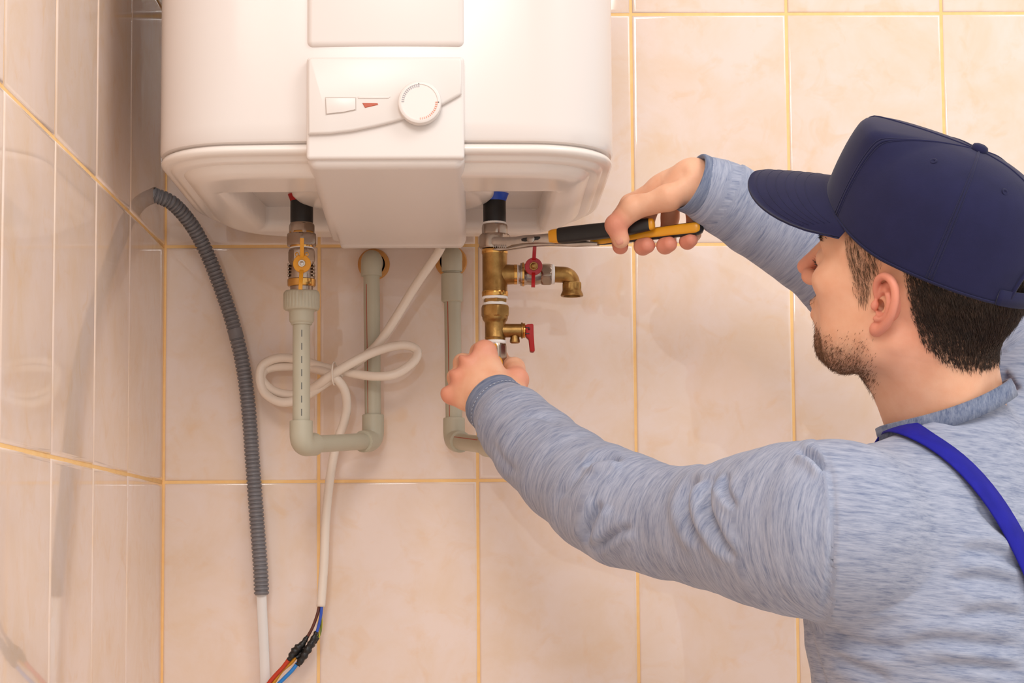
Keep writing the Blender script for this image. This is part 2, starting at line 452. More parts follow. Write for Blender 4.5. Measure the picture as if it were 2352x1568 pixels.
shell = obj('shell', loft([hring(.006, HZG), hring(.0015, HZG+.0012), hring(0, HZG+.004), hring(0, HZG+.02), hring(0, HZT-.03), hring(.004, HZT-.01), hring(.02, HZT)], True, True), M['white'], heater, sharp=40)
# bottom cap: rim ring below a dark joint, then a dished underside with two recesses round the pipe stubs
rim = loft([hring(.0075, HZG+.003), hring(.0075, HZG-.001), hring(.003, HZG-.0028), hring(.0008, HZG-.006), hring(.0012, HZG-.0085), hring(.0042, HZG-.0112), hring(.008, HZG-.0122), hring(.0105, HZG-.0124), hring(.0118, HZG-.0134), hring(.0135, HZG-.0160), hring(.018, HZG-.0176), hring(.024, HZG-.0178), hring(.030, HZG-.0172)])
cap_f = Field((HXC-HHW-.01, HY0-.02, HZB-.05), (HXC+HHW+.01, .01, HZG+.055), .003)
XP = (P(693, 520, -.2)[0], P(1136, 520, -.2)[0])   # the two pipe stubs
sec_in = heater_section(.0185)
def q_prism(poly, z0, z1, rr=.012):
    p = np.array(poly, float); c = p.mean(0)
    def fn(x, y, z):
        X, Y = np.broadcast_arrays(x[..., 0], y[..., 0]); X = X.astype(float); Y = Y.astype(float)
        d = np.full(X.shape, 1e9); ins = np.zeros(X.shape, bool)
        for a, b in zip(p, np.roll(p, -1, 0)):
            e = b-a; wx, wy = X-a[0], Y-a[1]; t = np.clip((wx*e[0]+wy*e[1])/(e@e+1e-12), 0, 1)
            d = np.minimum(d, (wx-e[0]*t)**2+(wy-e[1]*t)**2)
            ins ^= ((a[1] > Y) != (b[1] > Y)) & (X < (b[0]-a[0])*(Y-a[1])/(b[1]-a[1]+1e-12)+a[0])
        d2 = np.sqrt(d)*np.where(ins, -1, 1); d2 = d2[..., None]+rr; b = np.abs(z-(z0+z1)/2)-(z1-z0)/2+rr
        return np.sqrt(np.maximum(d2,0)**2+np.maximum(b,0)**2)+np.minimum(np.maximum(d2,b),0)-rr
    return np.r_[p.min(0), z0], np.r_[p.max(0), z1], fn
cap_f.add(q_prism(sec_in, HZB, HZG+.050, .030), .001)
for sx, sgn in ((XP[0], -1), (XP[1], 1)):
    cap_f.cut(q_prism([(sx-.068, -.36), (sx+.052, -.36), (sx+.062, -.12), (sx-.05, -.12)] if sgn < 0 else [(sx-.06, -.36), (sx+.06, -.36), (sx+.055, -.10), (sx-.06, -.10)], HZB-.05, HZB+.040, .012), .014)
bottom = obj('bottom_cap', rim, M['whitecap'], heater)
under = obj('underside', cap_f.mesh(), M['whitecap'], bottom)
obj('flange_dome', lathe([(.118, .055), (.118, .012), (.1165, .006), (.112, .002), (.104, -.0005), (.06, -.004), (.002, -.005)], 64, (HXC, -.25, HZB+.013), cap=False), M['whitecap'], bottom)
# embossed plate on the front
FY = lambda x: HY0-.012*(1-((x-HXC)/HHW)**2)
CX0, CX1 = P(705, 362, -.50)[0], P(1067, 362, -.50)[0]
ez = P(880, 108, -.50)[2]
obj('front_plate', rbox((CX0, -.5035, ez), (CX1, -.45, HZT-.06), .006, 4), M['white'], heater)
# service cover: control panel in front, a long cover below that runs back under the tank
cz0, cz1 = P(880, 366, -.507)[2], P(880, 131, -.507)[2]
cover = obj('service_cover', rbox((CX0, -.509, cz0), (CX1, -.45, cz1), .004, 4), M['white2'], heater)
lc = Field((CX0-.02, -.53, 1.71), (CX1+.02, -.08, 1.80), .0022)
zb = P(900, 571, -.13)[2]
slope = math.atan2((cz0-.007)-zb, .36)
Mx = np.array([[1,0,0],[0,math.cos(slope),math.sin(slope)],[0,-math.sin(slope),math.cos(slope)]]).T
pl = np.array([(CX0+CX1)/2, -.32, ((cz0-.007)+zb)/2+.022])
lc.add(q_box(pl+np.array([.0, .003, 0]), ((CX1-CX0)/2, .186, .0225), .011, np.array([[1,0,0],[0,math.cos(slope),-math.sin(slope)],[0,math.sin(slope),math.cos(slope)]]).T), .001)
lc.add(q_box((pl[0]+.002, -.142, zb+.012), ((CX1-CX0)/2-.006, .012, .012), .003), .004)
lc.cut(q_box((CX0+.004, -.30, zb-.004), (.006, .2, .012), .002), .004)
lower = obj('lower_cover', lc.mesh(), M['white2'], heater)
# swoosh step on the control panel: an upper plate whose lower edge sweeps up to the right
def pan(px, py): q = P(px, py, -.511); return (q[0], q[2])
sw = [pan(708, 310), pan(760, 308), pan(810, 302), pan(860, 292), pan(905, 281), pan(945, 269), pan(985, 255), pan(1020, 240), pan(1045, 226), pan(1060, 217), pan(1061, 190), pan(1061, 140), pan(1056, 134), pan(715, 134), pan(708, 140)]
MXZ = np.array([[1,0,0],[0,0,-1],[0,1,0]])     # outline (x, z) extruded towards -y
plate = obj('control_panel', extrude(sw, .5085, .5155, .0025, MXZ), M['white2'], heater, sharp=50)
bt = [pan(749, 228), pan(817, 228), pan(817, 254), pan(790, 260), pan(751, 264)]
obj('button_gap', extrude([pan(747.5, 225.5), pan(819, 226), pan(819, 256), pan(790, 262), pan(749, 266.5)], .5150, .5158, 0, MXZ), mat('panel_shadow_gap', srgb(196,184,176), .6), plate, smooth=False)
obj('button', extrude(bt, .5152, .5172, .0006, MXZ), M['white2'], plate, sharp=40)
obj('window_ledge', extrude([pan(823, 224), pan(897, 224.5), pan(893, 228), pan(823, 228.5)], .5150, .5164, .0004, MXZ), M['white2'], plate, sharp=40)
il = obj('indicator_lamp', extrude([pan(833, 239), pan(868, 239.5), pan(869, 243), pan(839, 250)], .5150, .5162, .0004, MXZ), mat('amber_indicator', srgb(178,70,24), .3), plate, smooth=False)
kc = P(964, 236, -.52); kr = .0222
knob = obj('dial', lathe([(kr, 0), (kr, .009), (kr-.0006, .0105), (kr-.0022, .0112), (kr-.0035, .0112), (kr-.0042, .0106), (kr-.006, .0106), (.0005, .0106)], 64, (kc[0], -.513, kc[2]), (0,-1,0), (0,0,1)), M['white2'], plate, sharp=35)
M['tick_g'] = mat('grey_print', srgb(168,168,176), .5); M['tick_r'] = mat('orange_print', srgb(236,150,120), .5)
def tick(a, r0, r1, wd, m):
    c, s = math.cos(a), math.sin(a)
    pts = [(kc[0]+r*c-q*s, -.5242, kc[2]+r*s+q*c) for r, q in ((r0,-wd),(r1,-wd),(r1,wd),(r0,wd))]
    V = np.array(pts+[(x, y+.0008, z) for x, y, z in pts])
    obj('scale_mark', (V, [(0,1,2,3),(7,6,5,4),(0,4,5,1),(1,5,6,2),(2,6,7,3),(3,7,4,0)]), m, knob, smooth=False)
for k in range(13): 
    tick(math.radians(92+k*7.2), .0158, .0186 if k else .0196, .00045*(1-.04*k), M['tick_g'])
    tick(math.radians(-1-k*7.2), .0162, .0186 if k else .0200, .00045*(1-.04*k), M['tick_r'])
# pipe stubs with coloured collars and black insulating sleeves
for i, (px, cmat, cname) in enumerate(((693, M['redm'], 'red'), (1136, M['blue'], 'blue'))):
    q = P(px, 512, -.2); x, z = q[0], q[2]
    st = obj('pipe_stub', lathe([(.0128, -.004), (.0133, -.0005), (.0135, .002), (.0135, .034), (.0128, .036)], 40, (x, -.2, z)), M['black'], heater, sharp=40)
    obj('collar', lathe([(.0136, .026), (.0142, .028), (.0165, .034), (.0185, .0365), (.0185, .038), (.0165, .0385)], 40, (x, -.2, z)), cmat, st, sharp=40)['label'] = cname + ' plastic collar'
    obj('stub_pipe', lathe([(.0105, .03), (.0105, .10)], 32, (x, -.2, z)), M['nickel'], st)
# ================================================================== pipework
YP, YW = -.2, -.042                          # plane of the stubs, plane of the wall pipes
PXM = 1/1940.                                # metres per photograph pixel at the stubs
def zp(py, Y=YP, px=1000): return P(px, py, Y)[2]
def xp(px, Y=YP, py=700): return P(px, py, Y)[0]
def col(prof_px, x, Y=YP, **kw):
    """turned part from (half width in px, pixel row) pairs"""
    return lathe([(r*PXM, zp(py, Y)) for r, py in prof_px][::-1], org=(x, Y, 0), **kw)
def vhex(rpx, y0, y1, x, Y=YP, phase=0.): return hexnut(rpx*PXM, zp(y1, Y), zp(y0, Y), (x, Y, 0), (0,0,1), phase=phase)
xh, xc = XP
# ---- union on the hot stub
u = thing('pipe_union', 'nickel hexagonal pipe union on the hot stub above the yellow handle', 'pipe fitting', (xh, YP, zp(566)))
obj('top_nut', join(vhex(31.5, 513, 540, xh, phase=.3), col([(26,511),(27,513),(27,516)], xh)), M['nickel'], u, sharp=25)
obj('union_nut', vhex(38, 536, 564, xh, phase=.05), M['nickel'], u, sharp=25)
obj('brass_ring', col([(29,531),(29.5,534),(29,537)], xh), M['brass2'], u)
obj('brass_tail', col([(27,558),(27,569),(26,571)], xh), M['brass2'], u, sharp=40)
obj('thread_tape', col([(24,508),(25,511),(24,514)], xh), M['ptfe'], u)
# ---- yellow handled ball valve
def butterfly(parent, c, up, right, s, mat_, name='handle', top=1., bot=1., wid=4.6):
    """butterfly handle facing -y: hub disc, two wings bent forward, screw"""
    c = np.array(c, float); up = np.array(up, float); right = np.array(right, float); fwd = np.array([0,-1.,0])
    hub = lathe([(20*s, -.0012), (21*s, -.0004), (21*s, .0016), (20*s, .0024), (12*s, .0026)], 40, c, fwd, (0,0,1))
    parts = [hub]
    for sg, L in ((1, top), (-1, bot)):
        pts = [c+up*sg*14*s+fwd*.001, c+up*sg*24*s+fwd*.0045, c+up*sg*(24+30*L)*s*.55+up*sg*10*s+fwd*.0085, c+up*sg*(22+34*L)*s+fwd*.0105]
        pp = catmull(pts, 5); r = [wid*s]*len(pp)
        sec = [(1,.32),(.85,.5),(-.85,.5),(-1,.32),(-1,-.32),(-.85,-.5),(.85,-.5),(1,-.32)]
        g = sweep(pp, np.array(r), section=sec, hint=(right[1], right[0]*0, 0) if False else (0,1,0))
        parts.append(g)
    h = obj(name, join(*parts), mat_, parent, sharp=45)
    return h
v = thing('ball_valve', 'nickel ball valve with yellow butterfly handle on the hot pipe', 'valve', (xh, YP, zp(667)))
obj('valve_body', join(vhex(31, 570, 604, xh, phase=.5), col([(25,568),(28,571),(29,574)], xh), col([(28,600),(27,606),(30,612),(30.5,640),(29,644)], xh), col([(26,655),(26,668)], xh)), M['nickel'], v, sharp=28)
for k in range(4):
    for s in (-1, 1):
        q = np.array([xh+s*.0149, YP-.004, zp(609+k*8)]); obj('body_rib', rbox(q-np.array([.0011,.007,.0014]), q+np.array([.0011,.007,.0014]), .0007, 2), M['nickel'], v)
obj('end_ring', col([(30,639),(32.5,641),(32.5,654),(30,657)], xh), M['brass2'], v, sharp=40)
hc = np.array([xp(698), YP-.026, zp(612)])
obj('stem', lathe([(.006, 0), (.006, .02)], 20, (hc[0], YP-.008, hc[2]), (0,-1,0), (0,0,1)), M['brass2'], v)
hn = butterfly(v, hc, (.03,0,1), (1,0,0), PXM*.97, M['yellow'], top=1.05, bot=1.2)
for s in (-1, 1):
    obj('stop_ear', lathe([(.0016,-.001),(.0024,-.001),(.0024,.002),(.0016,.002)], 16, (hc[0]+s*.0056-.0002, hc[1], hc[2]+.0112), (0,-1,0), (0,0,1), cap=False), M['yellow'], hn)
obj('screw', join(hexnut(.0046, .002, .0052, hc, (0,-1,0), (0,0,1)), lathe([(.0026,.005),(.0022,.0066),(.0004,.0072)], 20, hc, (0,-1,0), (0,0,1))), M['screw'], hn, sharp=30)
obj('thread_tape', col([(26,566),(27.5,568),(27,571)], xh), M['ptfe'], v)
# ---- grey plastic pipe runs
def ribbed(x, Y, y0, y1, rpx, n=30):
    V, F = [], []; prof = [(.90, y1), (.98, y1-3), (1.0, y1-7), (1.0, (y0+y1)/2), (1.0, y0+9), (.97, y0+4), (.90, y0+1), (.72, y0)]
    seg = n*4
    for r, py in prof:
        for k in range(seg):
            a = 2*PI*k/seg; d = .965 if (k % 4) in (0,) and r >= .98 and py < y1-3 else 1.
            V.append((x+rpx*PXM*r*d*math.cos(a), Y+rpx*PXM*r*d*math.sin(a), zp(py, Y)))
    for i in range(len(prof)-1):
        for k in range(seg): k2=(k+1)%seg; F.append((i*seg+k, i*seg+k2, (i+1)*seg+k2, (i+1)*seg+k))
    F.append(tuple(range(seg-1,-1,-1))); F.append(tuple(range((len(prof)-1)*seg, len(prof)*seg)))
    return np.array(V), F
PR = .0103; SR = .0137
def straight(name, a, b, r, parent, stripe=None, m=None):
    a = np.array(a, float); b = np.array(b, float)
    o = obj(name, lathe([(r, 0), (r, np.linalg.norm(b-a))], 36, a, b-a, (0,1,0)), m or M['pp'], parent, sharp=40)
    return o
def surface_line(parent, a, b, r, side, wd, m, dashes=None, name='print_line'):
    """thin printed line lying on a straight pipe along direction side"""
    a = np.array(a, float); b = np.array(b, float); d = (b-a)/np.linalg.norm(b-a); L = np.linalg.norm(b-a)
    s = np.array(side, float); s -= d*(s@d); s /= np.linalg.norm(s); t = np.cross(d, s)
    segs = [(0, L)] if dashes is None else [(q, min(L, q+dashes[0])) for q in np.arange(.004, L, dashes[1])]
    gs = []
    for q0, q1 in segs:
        c = [a+d*q+s*(r+e)+t*w for q in (q0, q1) for e in (.00025, -.0006) for w in (-wd, wd)]
        gs.append((np.array(c), [(0,1,5,4),(2,6,7,3),(0,4,6,2),(1,3,7,5),(0,2,3,1),(4,5,7,6)]))
    return obj(name, join(*gs), m, parent, smooth=False)
def bend(a, c, b, r, R, n=12):
    """round elbow through corner c with sockets towards a and b"""
    a, c, b = (np.array(q, float) for q in (a, c, b)); da = (a-c)/np.linalg.norm(a-c); db = (b-c)/np.linalg.norm(b-c)
    p0, p1 = c+da*R, c+db*R; pts = [a]
    for k in range(n+1):
        t = k/n; pts.append((1-t)**2*p0+2*t*(1-t)*c+t*t*p1)
    pts.append(b)
    return sweep(np.array(pts), r, 32, hint=(.3,.9,.1))
def socket_lip(p, d, r): return lathe([(r*.98, -.006), (r*1.0, -.001), (r*.96, .0008), (r*.80, .0012)], 36, p, d, (0,1,.2))
grp = None
hotrun = thing('plastic_pipe', 'grey plastic pipe bent in a U below the yellow-handled valve', 'pipe', (xh, YP, zp(1045)))
obj('union_nut', ribbed(xh, YP, 666, 711, 41.5), M['pp'], hotrun, sharp=40)
obj('union_socket', col([(36,706),(30.5,712),(28.5,716),(28.5,734),(27,738),(24,740.5),(24,744),(20,745)], xh), M['pp'], hotrun, sharp=40)
yE = 1020; xw = xp(857, YW, yE); zE = zp(yE); cA = np.array([xh, YP, zE]); cB = np.array([xw, YW, P(857, 1012, YW)[2]])
top_h = np.array([xp(853, YW, 600), YW, P(853, 600, YW)[2]])
p1 = straight('riser', (xh, YP, zp(968)), (xh, YP, zp(742)), PR, hotrun)
surface_line(p1, (xh, YP, zp(962)), (xh, YP, zp(746)), PR, (.12,-1,0), .0005, M['pp_dash'], (.008, .0155))
dAB = (cB-cA)/np.linalg.norm(cB-cA)
obj('elbow', join(bend((xh, YP, zp(966)), cA, cA+dAB*.030, SR, .014), socket_lip((xh, YP, zp(966)), (0,0,1), SR), socket_lip(cA+dAB*.030, dAB, SR)), M['pp'], hotrun, sharp=50)
straight('cross_pipe', cA+dAB*.02, cB-dAB*.02, PR, hotrun)
obj('elbow', join(bend(cB-dAB*.026, cB, cB+np.array([0,0,.032]), SR, .014), socket_lip(cB-dAB*.026, -dAB, SR), socket_lip(cB+np.array([0,0,.032]), (0,0,1), SR)), M['pp'], hotrun, sharp=50)
p2 = straight('riser', cB+np.array([0,0,.02]), top_h, PR, hotrun)
surface_line(p2, cB+np.array([0,0,.034]), top_h-np.array([0,0,.03]), PR, (-.7,-1,0), .0004, M['pp_line'])
zc = P(853, 634, YW)[2]
obj('elbow', join(bend((top_h[0], YW, zc), top_h+np.array([0,0,.003]), top_h+np.array([0,.047,.003]), SR*.97, .014), socket_lip((top_h[0], YW, zc+.002), (0,0,-1), SR*.97)), M['pp'], hotrun, sharp=50)
M['rosette'] = mat('amber_rosette', srgb(214,152,80), .4, noise=(60, srgb(196,132,62), .6))
tag(obj('wall_rosette', lathe([(.0205, .0), (.0205, -.003), (.019, -.0048), (.0145, -.005), (.0145, 0)], 40, (top_h[0]+.001, .0, top_h[2]+.002), (0,1,0), (0,0,1)), M['rosette'], sharp=40), 'amber rosette round the grey pipe in the U-bend, at the wall', 'rosette', 'pipe rosettes on the wall')
# ---- cold run
coldrun = thing('plastic_pipe', 'grey plastic pipe dropping from the wall behind the left fist', 'pipe', (xc, YP, zp(1045)))
xw2 = xp(1041, YW, 800); top_c = np.array([xp(1038, YW, 600), YW, P(1038, 596, YW)[2]]); cC = np.array([xp(1043, YW, 1010), YW, P(1043, 1012, YW)[2]]); cD = np.array([xc, YP, zp(1026)])
dCD = (cD-cC)/np.linalg.norm(cD-cC)
p3 = straight('riser', cC+np.array([0,0,.02]), top_c, PR*1.02, coldrun)
surface_line(p3, cC+np.array([0,0,.03]), (top_c[0], YW, P(1040, 694, YW)[2]), PR*1.02, (-.62,-1,0), .0005, M['pp_line'])
zq = [P(1040, q, YW)[2] for q in (692, 628, 622, 580)]
obj('coupling', lathe([(.0115, zq[0]-.0012), (.0134, zq[0]+.0005), (.0137, zq[0]+.003), (.0137, zq[1]-.001), (.0125, zq[1])], 36, (top_c[0], YW, 0)), M['pp'], coldrun, sharp=40)
obj('elbow', join(bend((top_c[0], YW, zq[2]), top_c+np.array([0,0,.006]), top_c+np.array([0,.047,.006]), SR*.96, .014), socket_lip((top_c[0], YW, zq[2]), (0,0,-1), SR*.96)), M['pp'], coldrun, sharp=50)
obj('elbow', join(bend(cC+dCD*.026, cC, cC+np.array([0,0,.026]), SR, .014), socket_lip(cC+dCD*.026, dCD, SR), socket_lip(cC+np.array([0,0,.028]), (0,0,1), SR)), M['pp'], coldrun, sharp=50)
p4 = straight('cross_pipe', cC+dCD*.02, cD-dCD*.02, PR, coldrun)
surface_line(p4, cC+dCD*.027, cD-dCD*.03, PR, (.1,-1,.05), .0005, M['pp_line'])
obj('elbow', join(bend(cD-dCD*.034, cD, cD+np.array([0,0,.03]), SR, .014), socket_lip(cD-dCD*.034, -dCD, SR)), M['pp'], coldrun, sharp=50)
straight('riser', cD+np.array([0,0,.02]), (xc, YP, zp(930)), PR, coldrun)
obj('union_nut', ribbed(xc, YP, 905, 945, 38), M['pp'], coldrun, sharp=40)
tag(obj('wall_rosette', lathe([(.0205, .0), (.0205, -.003), (.019, -.0048), (.0145, -.005), (.0145, 0)], 40, (xp(1036, -.003, 600), .0, P(1036, 601, -.003)[2]), (0,1,0), (0,0,1)), M['rosette'], sharp=40), 'amber rosette at the wall behind the grey pipe nearest the brass fittings', 'rosette', 'pipe rosettes on the wall')
# ---- fittings on the cold stub
u2 = thing('pipe_union', 'nickel hexagonal pipe union gripped by the pliers under the blue collar', 'pipe fitting', (xc, YP, zp(572)))
obj('top_nut', vhex(31.5, 516, 542, xc, phase=.2), M['nickel'], u2, sharp=25)
obj('union_nut', vhex(37.5, 539, 572, xc, phase=.45), M['nickel'], u2, sharp=25)
obj('thread_tape', col([(25,509),(26.5,512),(26.5,516),(25,518)], xc), M['ptfe'], u2)
obj('brass_tail', col([(25,560),(25,574)], xc), M['brass2'], u2)
tee = thing('brass_tee', 'cast brass tee between the nickel union and the white thread tape', 'pipe fitting', (xc, YP, zp(683)))
tz = zp(631)
obj('tee_body', join(col([(28,573),(29.5,575),(29.5,583),(28.6,585),(28.6,669),(29.5,671),(30,680),(28.5,682)], xc, seg=40), lathe([(.0125, .004), (.0119, .017), (.0115, .024), (.0117, .0262), (.0105, .0268)], 36, (xc, YP, tz), (1,0,0))), M['brass'], tee, sharp=40)
obj('turned_rim', col([(29.8,574),(30.2,575.5),(30.2,583),(29.8,584)], xc, seg=40), M['brass2'], tee, sharp=40)
obj('turned_rim', col([(29.8,670),(30.3,671.5),(30.3,680),(29.6,681.5)], xc, seg=40), M['brass2'], tee, sharp=40)
obj('turned_rim', lathe([(.0112,.0222),(.012,.0228),(.012,.0262),(.0112,.0268)], 36, (xc, YP, tz), (1,0,0)), M['brass2'], tee, sharp=40)
def hx(px): return xp(px)-xc
rv = thing('ball_valve', 'small nickel ball valve with red butterfly handle on the brass tee', 'valve', (xp(1225), YP, zp(655)))
rax = dict(org=(xc, YP, tz), axis=(1,0,0))
obj('thread_tape', lathe([(.0112,hx(1185)),(.0116,hx(1186)),(.0116,hx(1190.5)),(.0112,hx(1191))], 32, **rax), M['ptfe'], rv)
obj('valve_body', join(lathe([(.0108,hx(1188)),(.0112,hx(1195)),(.0137,hx(1196)),(.0139,hx(1202)),(.0128,hx(1206)),(.0122,hx(1212)),(.0128,hx(1224)),(.0120,hx(1238)),(.0112,hx(1243))], 40, **rax), hexnut(.0138, hx(1243), hx(1267), (xc,YP,tz), (1,0,0), phase=.25)), M['nickel'], rv, sharp=28)
obj('brass_ring', lathe([(.0136,hx(1199.5)),(.0143,hx(1200)),(.0143,hx(1204)),(.0136,hx(1204.5))], 40, **rax), M['brass2'], rv, sharp=40)
rc = np.array([xp(1225), YP-.024, zp(620)])
obj('stem', lathe([(.0055, 0), (.0055, .02)], 20, (rc[0], YP-.006, rc[2]), (0,-1,0), (0,0,1)), M['brass2'], rv)
hn = butterfly(rv, rc, (.045,0,1), (1,0,0), PXM*.96, M['red'], top=.82, bot=.87, wid=4.4)
obj('screw', join(hexnut(.0055, .002, .0048, rc, (0,-1,0), (0,0,1)), lathe([(.0038,.0046),(.0036,.0068),(.0022,.0086),(.0003,.0092)], 24, rc, (0,-1,0), (0,0,1))), M['brass'], hn, sharp=30)
be = thing('brass_elbow', 'cast brass elbow turned down at the end of the red-handled valve', 'pipe fitting', (xp(1315), YP, zp(680)))
obj('thread_tape', lathe([(.0090,hx(1265)),(.0118,hx(1267)),(.0118,hx(1273)),(.0092,hx(1275))], 32, **rax), M['ptfe'], be)
ec = np.array([xp(1314), YP, tz-.0005])
ob = sweep(np.concatenate([[(xp(1272), YP, tz)], [ec+np.array([-.013,0,0])], [(1-t)**2*(ec+np.array([-.012,0,0]))+2*t*(1-t)*ec+t*t*(ec+np.array([0,0,-.012])) for t in np.linspace(0,1,10)], [ec+np.array([0,0,-.016])]]), .0096, 32, hint=(0,1,0))
obj('elbow_body', join(ob, lathe([(.0092,.001),(.0112,-.001),(.0112,-.0085),(.0118,-.0100),(.0132,-.0132),(.0134,-.0148),(.0126,-.0156),(.0102,-.0152),(.0098,-.004)][::-1], 40, (ec[0], YP, zp(652)), cap=False)), M['brass'], be, sharp=40)
obj('collar_flat', hexnut(.0118, zp(668), zp(649), (ec[0],YP,0), (0,0,1), n=8), M['brass'], be, sharp=25)
sv = thing('relief_valve', 'brass safety relief valve with red lever just above the left fist', 'valve', (xc, YP, zp(784)))
obj('thread_tape', join(col([(28.5,681),(29.5,683),(29.5,687),(26,688)], xc), col([(24,694),(26.5,696),(26.5,703),(25,705)], xc)), M['ptfe'], sv)
obj('nipple', vhex(28.5, 684, 697, xc, phase=.1), M['brass'], sv, sharp=25)
obj('hex_collar', vhex(34, 702, 729, xc, phase=.18), M['brass'], sv, sharp=25)
bz = zp(760)
obj('valve_body', join(col([(30,724),(29,733),(27,737),(24.5,740),(23.6,744),(23.4,774),(24.2,776),(23.2,778),(23.2,784)], xc, seg=40), lathe([(.0092,.0),(.0082,.012),(.0080,hx(1196)),(.0096,hx(1197)),(.0096,hx(1200)),(.0082,hx(1201))], 32, (xc,YP,bz), (1,0,0)), col([(10.5,765),(10,776),(11.5,783),(11.5,787),(9,789)], xp(1182))), M['brass'], sv, sharp=40)
obj('turned_rim', lathe([(.0084,hx(1200)),(.0088,hx(1201)),(.0088,hx(1205.5)),(.0078,hx(1206.5))], 32, (xc,YP,bz), (1,0,0)), M['brass2'], sv, sharp=40)
def q2(px, py): q = P(px, py, YP); return (q[0], q[2])
lev = obj('lever', extrude([q2(1206,748), q2(1211,746), q2(1222,745), q2(1225,747), q2(1225.5,770), q2(1228,806), q2(1225,809), q2(1219,808.5), q2(1217,806), q2(1214,780), q2(1208,774)], .193, .209, .0012, MXZ), M['redm'], sv, sharp=40)
obj('lever_pin', lathe([(.0014,0),(.0014,.0006)], 16, (xp(1214), YP-.0092, zp(758)), (0,-1,0), (0,0,1)), mat('lever_pin', srgb(90,40,40), .4, .6), lev)
for py in (752, 766): q = P(1211, py, -.2092); obj('lever_slot', rbox(q-np.array([.0026,.0004,.0005]), q+np.array([.0026,.0004,.0005]), .0002, 1), M['black'], lev)
yv = thing('ball_valve', 'nickel ball valve with yellow handle held in the left fist', 'valve', (xc, YP, zp(905)))
obj('thread_tape', col([(23,782),(25,784),(25,789),(23,791)], xc), M['ptfe'], yv)
obj('valve_body', join(vhex(26.5, 787, 835, xc, phase=.35), col([(23,830),(26,840),(27,860),(25,880),(23,906)], xc)), M['nickel'], yv, sharp=28)
obj('handle', join(sweep(catmull([(xp(1134), YP-.021, zp(825)), (xp(1133.5), YP-.0235, zp(812)), (xp(1133), YP-.0255, zp(795))], 5), .0033, section=[(1,.5),(.85,.7),(-.85,.7),(-1,.5),(-1,-.5),(-.85,-.7),(.85,-.7),(1,-.5)], hint=(0,1,0)), lathe([(.009,0),(.0095,.001),(.009,.002)], 24, (xp(1135), YP-.019, zp(838)), (0,-1,0), (0,0,1))), M['yellow'], yv, sharp=40)
# ================================================================== conduit and cables
def pl(*pp): return [P(*q) for q in pp]
hs = P(352, 447, -.09)
path = catmull([np.array([-.004, -.088, P(340,443,-.09)[2]]), *pl((352,447,-.087), (395,466,-.075), (437,512,-.055), (470,570,-.038), (503,650,-.026), (534,740,-.022), (558,840,-.021), (571,940,-.021), (580,1060,-.022), (589,1180,-.023), (598,1300,-.025), (601,1366,-.026))], 14)
n = 600; pp = resample(path, n); Lp = np.linalg.norm(np.diff(path, axis=0), axis=1).sum()
pitch = .00515; s = np.linspace(0, Lp, n)
ph = (s % pitch)/pitch
rad = .0096-.0017*np.clip((np.abs(ph-.5)*2-.56)/.18, 0, 1)
k0 = int(.215/ Lp*n); rad[k0:k0+9] = .0094      # the one plain band of the conduit
conduit = obj('conduit', sweep(pp, rad, 20, hint=(0,1,0)), M['conduit'], sharp=50)
tag(conduit, 'dark grey corrugated conduit curving out of the side wall', 'conduit')
tag(obj('flat_cable', sweep(catmull(pl((600,1345,-.026), (603,1420,-.024), (607,1500,-.022), (610,1600,-.02), (612,1700,-.02)), 8), .0062, section=[(1,.25),(.9,.42),(-.9,.42),(-1,.25),(-1,-.25),(-.9,-.42),(.9,-.42),(1,-.25)], hint=(0,1,0)), M['cableflat'], sharp=60), 'flat white cable hanging out of the corrugated conduit', 'cable')
cr = .0058
cp = pl((1014,566,-.092), (1000,590,-.085), (955,655,-.075), (910,728,-.068), (868,790,-.064), (820,832,-.066), (765,868,-.066), (700,910,-.060), (650,924,-.055), (610,905,-.045), (597,870,-.040), (604,838,-.038), (640,822,-.040), (690,826,-.047), (740,842,-.057), (800,855,-.070), (860,864,-.080), (910,858,-.082), (950,830,-.076), (958,806,-.070), (935,793,-.070), (895,797,-.074), (850,812,-.080), (808,833,-.084), (760,862,-.078), (715,893,-.062))
# second, outer turn on the left and the tail that hangs down
cp2 = pl((715,893,-.062), (672,906,-.052), (632,899,-.042), (606,878,-.036), (601,862,-.036))
cp3 = pl((601,862,-.032), (612,848,-.030), (640,842,-.033), (690,842,-.042), (735,850,-.060), (768,866,-.075), (790,892,-.068), (797,930,-.055), (790,970,-.046), (776,1010,-.040), (764,1060,-.036), (754,1130,-.034), (748,1200,-.034), (745,1280,-.034), (741,1340,-.035), (737,1393,-.036))
full = catmull(cp+cp2[1:]+cp3[1:], 8)
pc = thing('power_cable', 'white power cable knotted in a loop between the grey pipes', 'cable', full[-1])
obj('sheath', sweep(full, cr*.98, 14, hint=(0,1,0)), M['cable'], pc)
tie = P(768, 858, -.074)
obj('cable_tie', sweep(catmull([tie+np.array([.002*math.cos(a), -.003+.011*math.cos(a), .014*math.sin(a)]) for a in np.linspace(0, 2*PI, 13)[:-1]], 3, True), .0011, 6), M['cable'], pc)
W = {'brown': srgb(96,48,36), 'blue_a': srgb(44,84,190), 'earth': srgb(150,140,40), 'red': srgb(196,56,24), 'amber': srgb(216,146,28), 'sky': srgb(40,130,210)}
WM = {k: mat(k+'_insulation', c, .4) for k, c in W.items()}
